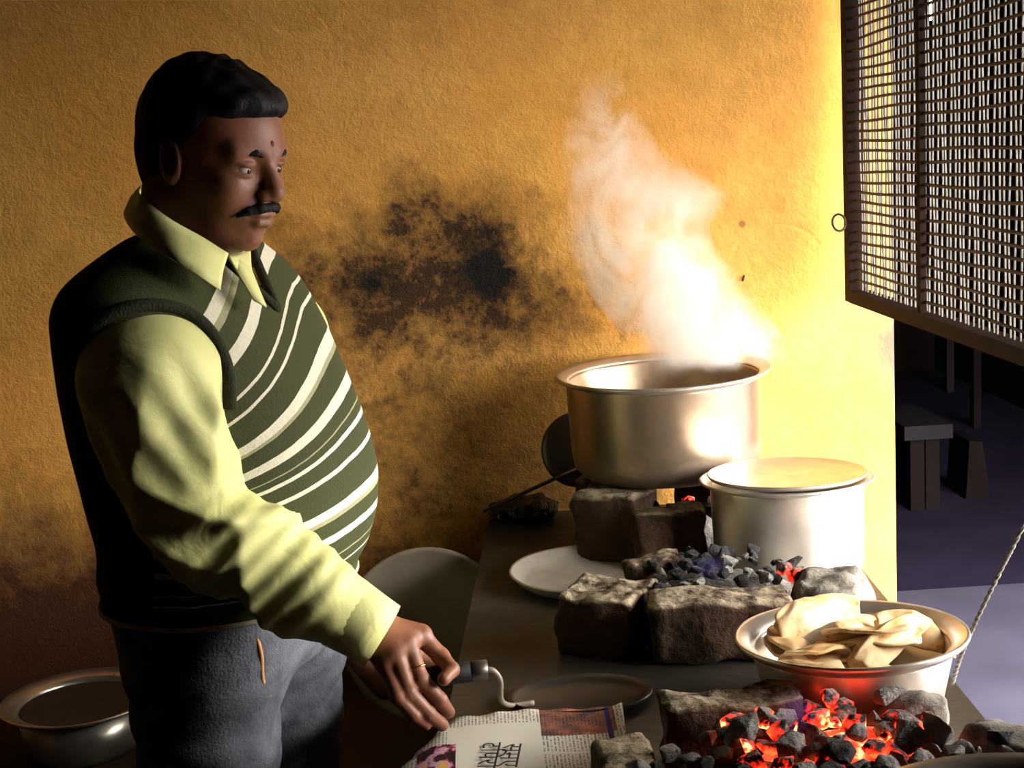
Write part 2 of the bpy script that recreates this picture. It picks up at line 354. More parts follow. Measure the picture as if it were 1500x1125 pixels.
# serving bowl with flatbreads
BW = (0.425, 1.56, CZ + .008)
bw = thing('serving_bowl', 'flared aluminium bowl heaped with folded flatbreads', 'bowl', BW); bw.rotation_euler = (rad(-3.0), rad(-1.5), 0)
lathe_obj('body', [(0, 0), (.088, 0), (.098, .004), (.105, .014), (.119, .072), (.1185, .078), (.115, .076), (.101, .016), (.092, .008), (0, .006)], M['bowlm'], bw, 80)
lathe_obj('rim', [(.1175, .073), (.126, .077), (.135, .083), (.1385, .088), (.1375, .0915), (.133, .0905), (.124, .0845), (.1155, .0795), (.1145, .076), (.1175, .073)], M['alu'], bw, 80)
k = NT('flatbread', .7, 0, .3)
f1 = k.noise(25, 5, .6); sp_ = k.ramp(k.noise(60, 3, .6), [(.6, 0), (.68, 1)])
c = k.mix(k.ramp(f1, [(.35, 0), (.65, 1)]), (.88, .70, .44), (.74, .44, .17)); c = k.mix(k.math('MULTIPLY', sp_, .6), c, (.3, .12, .04)); k.col(c); k.bump(k.noise(50, 4), .5, .003)
k.b.inputs['Subsurface Weight'].default_value = 0.0
M['bread'] = k.m
def bread(loc, rot, L, Wd, fold, seed, label):
    """a folded flatbread: puffy half-moon, two leaves joined along a round fold"""
    rnd = random.Random(seed); bm = bmesh.new(); nu, nv = 14, 17; th = .0035; g = []
    for i in range(nu):
        u = i / (nu - 1)
        hw = Wd * (0.30 + 0.70 * math.sin(math.pi * min(1, u * .82 + .18)) ** .6)
        row = []
        for j in range(nv):
            a = (j / (nv - 1)) * 2 - 1                    # -1 lower leaf edge .. 0 fold .. 1 upper leaf edge
            s = abs(a); yy = hw * (s ** .85)
            zz = (fold * math.sin(min(1, s * 1.5) * math.pi / 2) * (1 - .35 * s)) * (1 if a > 0 else -.3)
            wob = .0035 * math.sin(u * 7 + seed + a * 3) + .002 * rnd.uniform(-1, 1)
            row.append(bm.verts.new(((u - .5) * L + .004 * math.sin(a * 3 + seed), yy, zz + wob + .006 * math.sin(u * math.pi))))
        g.append(row)
    for i in range(nu - 1):
        for j in range(nv - 1): bm.faces.new((g[i][j], g[i + 1][j], g[i + 1][j + 1], g[i][j + 1]))
    bmesh.ops.recalc_face_normals(bm, faces=bm.faces[:])
    o = bm_obj('flatbread', bm, M['bread'], None, True)
    md = o.modifiers.new('thick', 'SOLIDIFY'); md.thickness = .005; md.offset = 0
    md = o.modifiers.new('sub', 'SUBSURF'); md.levels = 1; md.render_levels = 2
    o.location = loc; o.rotation_euler = [rad(v) for v in rot]
    tag(o, label, 'bread', 'flatbreads in the bowl'); return o
bx, by, bz = BW
for sd, (dx, dy, dz, rx, ry, rz, L, Wd, fo, lb_) in enumerate([
    (-.060, -.010, .066, 15, -12, 200, .085, .048, .016, 'browned folded flatbread at the shaded side of the bowl'),
    (-.020, .050, .083, 25, -6, 25, .12, .045, .018, 'long pale flatbread rolled at the back of the heap'),
    (-.018, -.030, .072, -32, 4, 80, .10, .075, .022, 'broad pale flatbread draped over the front of the heap'),
    (.030, .020, .080, 12, 10, 160, .11, .07, .016, 'pale flatbread lying across the middle of the heap'),
    (.045, -.030, .076, 60, -24, 30, .11, .042, .014, 'browned flatbread folded upright in the heap'),
    (.075, .012, .066, 18, 14, -20, .095, .05, .014, 'flatbread slipping toward the sunlit rim of bowl'),
    (.010, -.058, .058, -20, 6, 10, .10, .05, .014, 'flatbread edge tucked under the front of the heap'),
    (-.045, .040, .060, 10, -10, 120, .10, .06, .014, 'flatbread tucked low behind the browned one'),
    (.050, .050, .062, 10, 8, 60, .10, .06, .014, 'flatbread tucked low behind the middle piece')]):
    bread((bx + dx, by + dy, bz + dz - .004), (rx, ry, rz), L, Wd, fo, sd + 3, lb_)
# pan at the very front of the counter
fc = atZ(1400, 1112, .965)
fp = thing('round_griddle', 'round iron pan resting at the front of the counter', 'pan', (fc.x + .02, fc.y - .185, CZ))
lathe_obj('dish', [(0, .0), (.1, .0), (.14, .02), (.17, .082), (.182, .093), (.186, .096), (.184, .1), (.176, .098), (.165, .088), (.135, .026), (.1, .008), (0, .006)], M['steel'], fp, 72)
# ------------------------------------------------------------------ hearths: bricks, stones, coals
k = NT('fire_brick', .9, 0, .2)
nx, ny_, nz_ = k.n('ShaderNodeNewGeometry').outputs['Normal'], None, None
f = k.noise(14, 6, .65); ash = k.ramp(k.noise(32, 6, .7), [(.38, 0), (.56, 1)])
c = k.mix(k.ramp(f, [(.35, 0), (.65, 1)]), (.030, .017, .010), (.070, .036, .020))
up = k.sep(nx)[2]
c = k.mix(k.math('MULTIPLY', k.math('MULTIPLY', k.ramp(up, [(.3, 0), (.8, 1)]), ash), .95), c, (.30, .25, .17))     # pale ash lies on the upper faces
k.col(c); k.bump(k.math('ADD', k.noise(40, 6, .7), k.math('MULTIPLY', k.voro(60), .4)), .9, .008); M['brick'] = k.m
k = NT('grey_stone', .9, 0, .2); c = k.mix(k.ramp(k.noise(20, 6, .7), [(.35, 0), (.62, 1)]), (.06, .05, .04), (.30, .27, .23)); k.col(c); k.bump(k.noise(45, 6, .7), .8, .008); M['rock'] = k.m
def rough_block(name, size, mat, seed, amp=.008, rnd=.007, cuts=11):
    bm = bmesh.new(); bmesh.ops.create_cube(bm, size=1.0)
    bmesh.ops.subdivide_edges(bm, edges=bm.edges[:], cuts=cuts, use_grid_fill=True)
    l, w, h = size; hs = Vector((l / 2, w / 2, h / 2))
    for v in bm.verts:
        p = Vector((v.co.x * l, v.co.y * w, v.co.z * h))
        inner = Vector([max(-hs[i] + rnd, min(hs[i] - rnd, p[i])) for i in range(3)])
        d = p - inner
        if d.length > 1e-6: p = inner + d.normalized() * min(rnd, d.length if sum(abs(x) > 1e-6 for x in d) == 1 else rnd)
        n = mnoise.noise_vector(p * 22 + Vector((seed * 7.1, seed * 3.3, 0))) * amp + mnoise.noise_vector(p * 60 + Vector((seed, 0, 5))) * amp * .5
        p += n; p.z = max(p.z, -hs.z); v.co = p
    return bm_obj(name, bm, mat, None, True)
def brick(pa, pb, ztop, w, h, seed, label, mat='brick', name='fire_brick', cat='brick', amp=.009, rnd=.007, group='hearth bricks', back=True):
    """pa, pb: pixels of the two ends of the upper front edge"""
    a = atZ(*pa, ztop); b = atZ(*pb, ztop); d = b - a; L = d.length; ang = math.atan2(d.y, d.x)
    nrm = Vector((-math.sin(ang), math.cos(ang), 0))
    c = (a + b) / 2 + nrm * (w / 2 if back else -w / 2)
    o = rough_block(name, (L, w, h), M[mat], seed, amp, rnd); o.location = (c.x, c.y, ztop - h / 2); o.rotation_euler = (0, 0, ang)
    tag(o, label, cat, group); return o
# rear hearth
brick((836, 724), (928, 731), BPZ - .003, .10, BPZ - .003 - CZ, 1, 'sooty brick standing on edge under the shaded side of large pot')
brick((934, 755), (1036, 747), .972, .06, .105, 2, 'sooty brick with ash-dusted top edge below the large pot')
for i, (x, y, r, lb_) in enumerate([(.22, 2.45, 70, 'brick at wall side under large pot, toward the crumpled bag'), (.42, 2.45, 110, 'brick at wall side under large pot, toward the smaller pot')]):
    o = rough_block('fire_brick', (.20, .08, BPZ - CZ - .004), M['brick'], 20 + i, .005); o.location = (x, y, (CZ + BPZ - .004) / 2); o.rotation_euler = (0, 0, rad(r)); tag(o, lb_, 'brick', 'hearth bricks')
# middle hearth
brick((812, 872), (922, 884), .955, .11, .085, 3, 'broken brick beside the pale metal tray at the middle hearth')
brick((955, 889), (1166, 878), .955, .075, .085, 4, 'long brick along the front of the middle hearth', amp=.008)
brick((925, 828), (1010, 818), .955, .05, .085, 5, 'blackened brick at the back of the middle hearth')
brick((1152, 848), (1262, 858), .968, .10, .098, 6, 'grey ash-crusted stone at the wall end of middle hearth', 'rock', 'hearth_stone', 'stone', .012, .03, 'hearth stones')
# front hearth
brick((980, 1042), (1182, 1020), .945, .055, .075, 7, 'ash-dusted brick between the front coals and the bowl', amp=.008)
brick((864, 1080), (945, 1073), .932, .16, .062, 8, 'rough brick beside the newspaper at the front hearth', amp=.007, back=False)
brick((1300, 1034), (1404, 1026), .950, .066, .082, 9, 'rounded ash-crusted stone under the sunlit side of bowl', 'rock', 'hearth_stone', 'stone', .01, .035, 'hearth stones')
brick((1395, 1068), (1530, 1098), .945, .07, .075, 10, 'flat crumbling stone at the counter edge of front hearth', 'rock', 'hearth_stone', 'stone', .009, .025, 'hearth stones')

def coal_mat(name, glow, ashy):
    k = NT(name, .75, 0, .35)
    n = k.noise(1.6, 5, .7); up = k.sep(k.n('ShaderNodeNewGeometry').outputs['Normal'])[2]
    a = k.math('ADD', k.math('MULTIPLY', n, 1.0), k.math('MULTIPLY', up, .12))
    lo = .68 - ashy * .32
    c = k.mix(k.ramp(a, [(lo, 0), (min(.95, lo + .22), 1)]), (.014, .012, .012), (.34, .315, .29))
    k.bump(k.noise(3.2, 5, .7), .8, .25)
    if glow:
        g = k.ramp(k.math('ADD', k.noise(1.1, 3, .6), k.math('MULTIPLY', up, -.10)), [(.58 - glow * .22, 0), (.74 - glow * .12, 1)])
        ec = k.ramp(g, [(0, (1, .012, .006)), (.6, (1, .035, .012)), (1, (1, .42, .12) if glow > .8 else (1, .09, .02))])
        c = k.mix(g, c, (.03, .006, .004))
        k.emit(ec, k.math('MULTIPLY', g, 1.0 + 4.2 * glow ** 3))
    k.col(c)
    return k.m
CM = {'black': coal_mat('charcoal_black', 0, .15), 'ash': coal_mat('charcoal_ashy', 0, 1.0), 'white': coal_mat('charcoal_white_ash', 0, 1.6), 'ember': coal_mat('ember_red', .75, .7), 'hot': coal_mat('ember_white_hot', 1.0, .6)}
def hull(seed, n=16, sx=1, sy=1, sz=1):
    r = random.Random(seed); bm = bmesh.new()
    for _ in range(n):
        v = Vector((r.gauss(0, 1), r.gauss(0, 1), r.gauss(0, 1))).normalized() * r.uniform(.8, 1.05)
        bm.verts.new((v.x * sx, v.y * sy, v.z * sz))
    res = bmesh.ops.convex_hull(bm, input=bm.verts[:])
    bmesh.ops.delete(bm, geom=[v for v in bm.verts if not v.link_faces], context='VERTS')
    bmesh.ops.remove_doubles(bm, verts=bm.verts[:], dist=.12)
    for v in [v for v in bm.verts if not v.link_faces]: bm.verts.remove(v)
    bmesh.ops.bevel(bm, geom=bm.edges[:], offset=.035, segments=1, affect='EDGES', clamp_overlap=True)
    me = bpy.data.meshes.new('coal'); bm.normal_update(); bm.to_mesh(me); bm.free(); return me
_r = random.Random(5)
SHAPES = [hull(40 + i, _r.randint(12, 20), 1, _r.uniform(.65, 1), _r.uniform(.55, .9)) for i in range(12)]
_cache = {}
def coal(loc, r, kind, rnd, label, group):
    i = rnd.randrange(len(SHAPES)); key = (i, kind)
    if key not in _cache:
        me = SHAPES[i].copy(); me.materials.clear(); me.materials.append(CM[kind]); _cache[key] = me
    o = bpy.data.objects.new('charcoal_lump', _cache[key]); COL.objects.link(o)
    o.location = loc; o.scale = (r, r, r); o.rotation_euler = (rnd.uniform(-.6, .6), rnd.uniform(-.6, .6), rnd.uniform(0, 6.28))
    tag(o, label, 'coal', group)
def bed(name, cx, cy, rx, ry, z0, h, mat, label):
    bm = bmesh.new(); n = 28; rings = []
    for i in range(7):
        t = 1 - i / 6; row = []
        for j in range(n):
            a = 2 * math.pi * j / n; x = cx + rx * t * math.cos(a); y = cy + ry * t * math.sin(a)
            row.append(bm.verts.new((x, y, z0 + h * (1 - t ** 4) + (.006 * mnoise.noise(Vector((x * 40, y * 40, 1))) if i else 0))))
        rings.append(row)
    for A, B in zip(rings, rings[1:]):
        for j in range(n): bm.faces.new((A[j], A[(j + 1) % n], B[(j + 1) % n], B[j]))
    bm.faces.new(rings[0][::-1]); o = bm_obj(name, bm, mat, None, True); o['kind'] = 'stuff'; tag(o, label, 'ash')
M['ashbed'] = simple('grey_ash', (.05, .045, .04), (.16, .145, .13), 40, .95, bump=.8, bdist=.01)
# front fire
hc = atZ(1238, 1068, .95)
bed('ash_bed', .365, 1.29, .215, .135, CZ, .056, M['ashbed'], 'grey ash spread beneath the front coals')
bed('ash_bed', .205, 1.25, .055, .11, CZ, .052, M['ashbed'], 'grey ash under the black coals beside the rough brick')
k = NT('glowing_ash', .9); g = k.noise(45, 4, .6); k.col((.05, .02, .015))
k.emit(k.ramp(g, [(.35, (1, .015, .008)), (.55, (1, .06, .02)), (.72, (1, .5, .2))]), k.ramp(g, [(.3, .3), (.75, 1.0)])); k.put(k.b.inputs['Emission Strength'], k.math('MULTIPLY', g, 5.0)); M['glowash'] = k.m
bed('ember_bed', hc.x + .01, hc.y, .105, .066, .912, .024, M['glowash'], 'glowing embers filling gaps at the heart of front fire')
rnd = random.Random(11)
y = 1.165; row = 0
while y < 1.445:
    x = .10 + (row % 2) * .013
    while x < .585:
        px = x + rnd.uniform(-.007, .007); py = y + rnd.uniform(-.006, .006)
        edge = max(abs((px - .325) / .26), abs((py - 1.30) / .145))
        ok = edge < 1.0 and not (px > .45 and py < 1.22) and not ((px - (fc.x + .02)) ** 2 + (py - (fc.y - .185)) ** 2 < .2 ** 2) 
        a = atZ(980, 1042, .945); 
        if py > 1.395 and px < .33: ok = False
        if py > 1.375 and px > .385: ok = False
        if px > .455 and py > 1.30: ok = False
        if px < .20 and py > 1.36: ok = False
        if px < .12: ok = False
        if ok:
            d = math.hypot((px - hc.x) / 1.25, py - hc.y)
            heat = math.exp(-(d / .085) ** 2) + rnd.uniform(-.22, .16)
            dome = .938 + .012 * math.exp(-(d / .09) ** 2) - .012 * max(0, edge - .6) / .4
            r = rnd.choice([.011, .014, .017, .020, .023])
            kind = rnd.choice(['hot', 'hot', 'white', 'ember', 'ash']) if heat > .66 else rnd.choice(['ember', 'ember', 'ember', 'hot', 'white', 'ash']) if heat > .30 else ('white' if heat > .16 and rnd.random() < .5 else 'ash' if (rnd.random() < .35 + max(0, (px - .2)) * 1.2) else 'black')
            lab = {'hot': 'white-hot glowing coal at the heart of the front fire', 'ember': 'red glowing coal near the heart of the front fire', 'ash': 'grey ashy charcoal lump heaped in the front hearth', 'white': 'white ash-coated lump beside the front fire', 'black': 'black charcoal lump heaped in the front hearth'}[kind]
            coal((px, py, dome + rnd.uniform(-.012, .008)), r, kind, rnd, lab, kind + ' coals in the front hearth')
        x += .0285
    y += .0250; row += 1
for (qx, qy, qz, r, kd, lb_) in [(1375, 1062, .958, .026, 'white', 'large whitish coal lump next to crumbling stone'), (1330, 1078, .952, .024, 'ash', 'large grey coal lump in front of the glowing coals'), (1300, 1015, .965, .022, 'white', 'tall whitish coal lump leaning at rounded stone'),
                             (1090, 1075, .950, .030, 'ash', 'big split coal lump lying between newspaper and glowing fire'), (1128, 1050, .955, .021, 'white', 'whitened coal lump beside the split lump'), (1230, 1100, .955, .020, 'black', 'black coal lump at the near side of fire'), (1215, 1022, .958, .016, 'ember', 'upright glowing coal splinter below the bowl'), (1465, 1075, .955, .017, 'black', 'black coal lump lying on the crumbling stone')]:
    coal(atZ(qx, qy, qz), r, kd, rnd, lb_, 'large coals in the front hearth')
# middle fire
bed('ash_bed', .332, 1.905, .14, .095, CZ, .068, M['ashbed'], 'grey ash spread beneath the middle hearth coals')
for i in range(9):
    for j in range(6):
        px = .235 + i * .0265 + (j % 2) * .012 + rnd.uniform(-.006, .006); py = 1.832 + j * .0275 + rnd.uniform(-.005, .005)
        kind = 'ember' if (i in (6, 7) and j == 1) else rnd.choice(['black', 'black', 'black', 'ash'])
        if i == 8 or (i >= 6 and j >= 4): continue
        lab = {'ember': 'dull red coal showing in the middle hearth', 'ash': 'grey ashy charcoal lump in the middle hearth', 'black': 'black charcoal lump in the middle hearth'}[kind]
        coal((px, py, .945 + .014 * math.sin(i / 8 * 3.1) + rnd.uniform(-.006, .008)), rnd.choice([.011, .013, .015, .018]), kind, rnd, lab, kind + ' coals in the middle hearth')
# rear fire, seen only between the bricks
bed('ash_bed', .31, 2.34, .11, .07, CZ, .05, M['ashbed'], 'ash and embers under the large pot')
for i in range(7):
    px = .22 + i * .03; py = 2.285 + rnd.uniform(-.01, .01)
    kd = 'hot' if i == 4 else 'black'
    coal((px, py, .948 + rnd.uniform(0, .008)), .015, kd, rnd, 'glowing ember under the large pot' if i == 4 else 'black charcoal lump under the large pot', 'coals under the large pot')
# ------------------------------------------------------------------ implicit surfaces -> mesh (surface nets)
def surf(fn, lo, hi, h):
    lo = np.array(lo, np.float32); hi = np.array(hi, np.float32); n = np.ceil((hi - lo) / h).astype(int) + 1
    ax = [lo[i] + h * np.arange(n[i], dtype=np.float32) for i in range(3)]
    G = np.empty(n, np.float32)
    step = max(1, int(400000 / (n[1] * n[2])))
    for i in range(0, n[0], step):
        X, Y, Z = np.meshgrid(ax[0][i:i + step], ax[1], ax[2], indexing='ij')
        G[i:i + step] = fn(X, Y, Z)
    ins = G < 0
    c = np.zeros(n - 1, np.int8)
    for a in (0, 1):
        for b in (0, 1):
            for d in (0, 1): c += ins[a:n[0] - 1 + a, b:n[1] - 1 + b, d:n[2] - 1 + d]
    act = (c > 0) & (c < 8); idx = -np.ones(n - 1, np.int64); cells = np.argwhere(act); idx[act] = np.arange(len(cells))
    acc = np.zeros((len(cells), 3)); cnt = np.zeros(len(cells))
    I, J, K = cells.T
    for a in (0, 1, 2):
        o1, o2 = [x for x in (0, 1, 2) if x != a]
        for u in (0, 1):
            for v in (0, 1):
                off = np.zeros(3, int); off[o1] = u; off[o2] = v; of2 = off.copy(); of2[a] = 1
                g0 = G[I + off[0], J + off[1], K + off[2]]; g1 = G[I + of2[0], J + of2[1], K + of2[2]]
                m = (g0 < 0) != (g1 < 0); t = np.where(m, g0 / np.where(m, g0 - g1, 1), 0)
                p = np.repeat(off[None].astype(float), len(cells), 0); p[:, a] += t
                acc[m] += p[m]; cnt[m] += 1
    V = lo + h * (cells + acc / cnt[:, None])
    faces = []
    for a in (0, 1, 2):
        b, d = (a + 1) % 3, (a + 2) % 3
        sl0 = [slice(None)] * 3; sl1 = [slice(None)] * 3; sl0[a] = slice(0, -1); sl1[a] = slice(1, None)
        e = np.argwhere(ins[tuple(sl0)] != ins[tuple(sl1)])
        e = e[(e[:, b] > 0) & (e[:, d] > 0) & (e[:, b] < n[b] - 1) & (e[:, d] < n[d] - 1)]
        if not len(e): continue
        q = []
        for ob, od in ((-1, -1), (0, -1), (0, 0), (-1, 0)):
            k_ = e.copy(); k_[:, b] += ob; k_[:, d] += od; q.append(idx[k_[:, 0], k_[:, 1], k_[:, 2]])
        q = np.stack(q, 1); fl = ins[e[:, 0], e[:, 1], e[:, 2]]
        q[~fl] = q[~fl][:, ::-1]; faces.append(q)
    return V, np.concatenate(faces)
def mesh_np(name, V, Q):
    me = bpy.data.meshes.new(name); me.vertices.add(len(V)); me.vertices.foreach_set('co', np.asarray(V, np.float32).ravel())
    me.loops.add(len(Q) * 4); me.loops.foreach_set('vertex_index', np.asarray(Q, np.int32).ravel())
    me.polygons.add(len(Q)); me.polygons.foreach_set('loop_start', np.arange(len(Q), dtype=np.int32) * 4)
    me.update(calc_edges=True); me.validate(); me.polygons.foreach_set('use_smooth', [True] * len(me.polygons)); return me
def smin(a, b, k): h = np.clip(.5 + .5 * (b - a) / k, 0, 1); return b + (a - b) * h - k * h * (1 - h)
def smax(a, b, k): return -smin(-a, -b, k)
def sph(X, Y, Z, c, r): return np.sqrt((X - c[0]) ** 2 + (Y - c[1]) ** 2 + (Z - c[2]) ** 2) - r
def elp(X, Y, Z, c, r):
    a, b, d = (X - c[0]) / r[0], (Y - c[1]) / r[1], (Z - c[2]) / r[2]
    k0 = np.sqrt(a * a + b * b + d * d); k1 = np.sqrt((a / r[0]) ** 2 + (b / r[1]) ** 2 + (d / r[2]) ** 2) + 1e-6
    return k0 * (k0 - 1) / k1
def cone(X, Y, Z, a, b, r1, r2):
    a = np.array(a, float); b = np.array(b, float); ab = b - a; L2 = ab @ ab
    t = np.clip(((X - a[0]) * ab[0] + (Y - a[1]) * ab[1] + (Z - a[2]) * ab[2]) / L2, 0, 1)
    return np.sqrt((X - a[0] - t * ab[0]) ** 2 + (Y - a[1] - t * ab[1]) ** 2 + (Z - a[2] - t * ab[2]) ** 2) - (r1 + (r2 - r1) * t)
def chain(X, Y, Z, pts, rs, k=.004):
    d = None
    for i in range(len(pts) - 1):
        e = cone(X, Y, Z, pts[i], pts[i + 1], rs[i], rs[i + 1]); d = e if d is None else smin(d, e, k)
    return d

# ------------------------------------------------------------------ the cook
TY = 1.80; YAW = rad(22)
FW = np.array([math.cos(YAW), -math.sin(YAW)]); LW = np.array([math.sin(YAW), math.cos(YAW)])
_rows = [(330, 228, 332, .080), (355, 190, 352, .115), (380, 160, 375, .165), (405, 135, 398, .198), (440, 122, 424, .212), (490, 118, 455, .205), (545, 118, 482, .198), (620, 128, 515, .196), (665, 140, 530, .198), (715, 156, 540, .200), (770, 168, 537, .196), (815, 172, 524, .188), (855, 174, 508, .182), (900, 182, 500, .176), (960, 200, 486, .165)]
_tz, _tx, _tA, _tB = [], [], [], []
for py, l, r, B in _rows:
    a = atY(l, py, TY); b = atY(r, py, TY); hw = (b.x - a.x) / 2
    _tz.append((a.z + b.z) / 2); _tx.append((a.x + b.x) / 2); _tB.append(B)
    _tA.append(math.sqrt(max(hw * hw - (B * math.sin(YAW)) ** 2, .03 ** 2)) / math.cos(YAW))
_tz, _tx, _tA, _tB = [np.array(v[::-1]) for v in (_tz, _tx, _tA, _tB)]
def _sm(zq, tab):
    zz = np.linspace(_tz[0], _tz[-1], 160); v = np.interp(zz, _tz, tab); kk = np.exp(-np.linspace(-2, 2, 17) ** 2); kk /= kk.sum()
    vv = np.convolve(np.pad(v, 8, 'edge'), kk, 'valid'); return np.interp(zq, zz, vv)
def tcx(z): return _sm(z, _tx)
def tuv(X, Y, Z):
    dx = X - tcx(Z); dy = Y - TY
    return dx * FW[0] + dy * FW[1], dx * LW[0] + dy * LW[1]
def torso(X, Y, Z, off=0.0):
    u, v = tuv(X, Y, Z); A = _sm(Z, _tA) + off; B = _sm(Z, _tB) + off
    k0 = (np.abs(u / A) ** 2.25 + np.abs(v / B) ** 2.25) ** (1 / 2.25)
    d = (k0 - 1) * np.minimum(A, B) * .95
    return smax(d, Z - (_tz[-1] + off), .03)
V3 = lambda v: np.array([v.x, v.y, v.z])
SH = V3(atY(222, 556, 1.635)); EL = V3(atY(300, 772, 1.60)); WR = V3(atY(556, 928, 1.585))
SHL = np.array([SH[0] + .31, 0, 0]) * 0 + np.array([tcx(SH[2]) + .19 * LW[0] + .0, TY + .19 * LW[1], SH[2]])
ELL = SHL + np.array([-.06, .02, -.27]); WRL = ELL + np.array([.13, -.0, -.19])
SLP = [SH, SH * .5 + EL * .5 + np.array([-.006, 0, 0]), EL, EL * .45 + WR * .55, WR]; SLR = [.088, .074, .064, .053, .0395]
def rg(p): return .75 - 2 * (1 - np.abs(np.sin(p / 2)))
def fold(X, Y, Z):
    d = 0
    ab = EL - SH; L2 = ab @ ab
    t = ((X - SH[0]) * ab[0] + (Y - SH[1]) * ab[1] + (Z - SH[2]) * ab[2]) / L2
    th = np.arctan2(Y - SH[1] - t * ab[1], X - SH[0] - t * ab[0])
    up = np.clip(1 - np.abs(t - .4) * 1.7, 0, 1)
    d = d + .0060 * up * rg(5 * th + 5.5 * t + .8) + .003 * up * np.sin(11 * th - 7 * t)
    el = np.exp(-((t - 1.0) / .28) ** 2)
    d = d + .0088 * el * rg(105 * (Z * .9 + X * .35) + 2.2 * np.sin(14 * X))
    ab2 = WR - EL; s = ((X - EL[0]) * ab2[0] + (Y - EL[1]) * ab2[1] + (Z - EL[2]) * ab2[2]) / (ab2 @ ab2)
    fo = np.exp(-((s - .38) / .33) ** 2) * (t > .8)
    d = d + .0072 * fo * rg(19 * s + 45 * Z + 2 * np.sin(30 * Y)) + .0025 * fo * np.sin(45 * s - 60 * Z)
    return d
def sleeve_near(X, Y, Z): return chain(X, Y, Z, SLP, SLR, .03) + fold(X, Y, Z)
def sleeve_far(X, Y, Z): return chain(X, Y, Z, [SHL, ELL, WRL], [.08, .062, .042], .03)
VZ = atY(397, 458, 1.70).z
HEMZ = atY(505, 862, 1.75).z
def shirt_fn(X, Y, Z):
    d = np.maximum(torso(X, Y, Z, -.004), -(Z - (HEMZ + .036))); d = smin(d, sleeve_near(X, Y, Z), .008); d = smin(d, sleeve_far(X, Y, Z), .01)
    wl = (X - WR[0]) * (WR - EL)[0] + (Y - WR[1]) * (WR - EL)[1] + (Z - WR[2]) * (WR - EL)[2]
    d = np.maximum(d, wl / np.linalg.norm(WR - EL) - .002)
    return d
def vest_fn(X, Y, Z):
    u, v = tuv(X, Y, Z); d = torso(X, Y, Z, .007)
    d = d + .0022 * np.sin(55 * Z + 9 * v + 4 * u) * np.clip((1.2 - Z) / .15, 0, 1) * (u < .06)
    d = smin(d, -.0 + np.abs(d) * 0 + 1, .01) if False else d
    vee = np.abs(v) * .93 - (Z - VZ) * .50; vee = np.maximum(vee, -(u + .02))
    d = smax(d, -vee, .006)
    nk = np.sqrt((u + .012) ** 2 + v ** 2) - (.068 + np.clip(Z - 1.42, 0, 1) * .2); nk = np.maximum(nk, -(Z - 1.40))
    d = smax(d, -nk, .006)
    rib = np.clip(1 - np.abs(Z - HEMZ - .018) / .02, 0, 1)
    return np.maximum(d + rib * .004, HEMZ - Z)

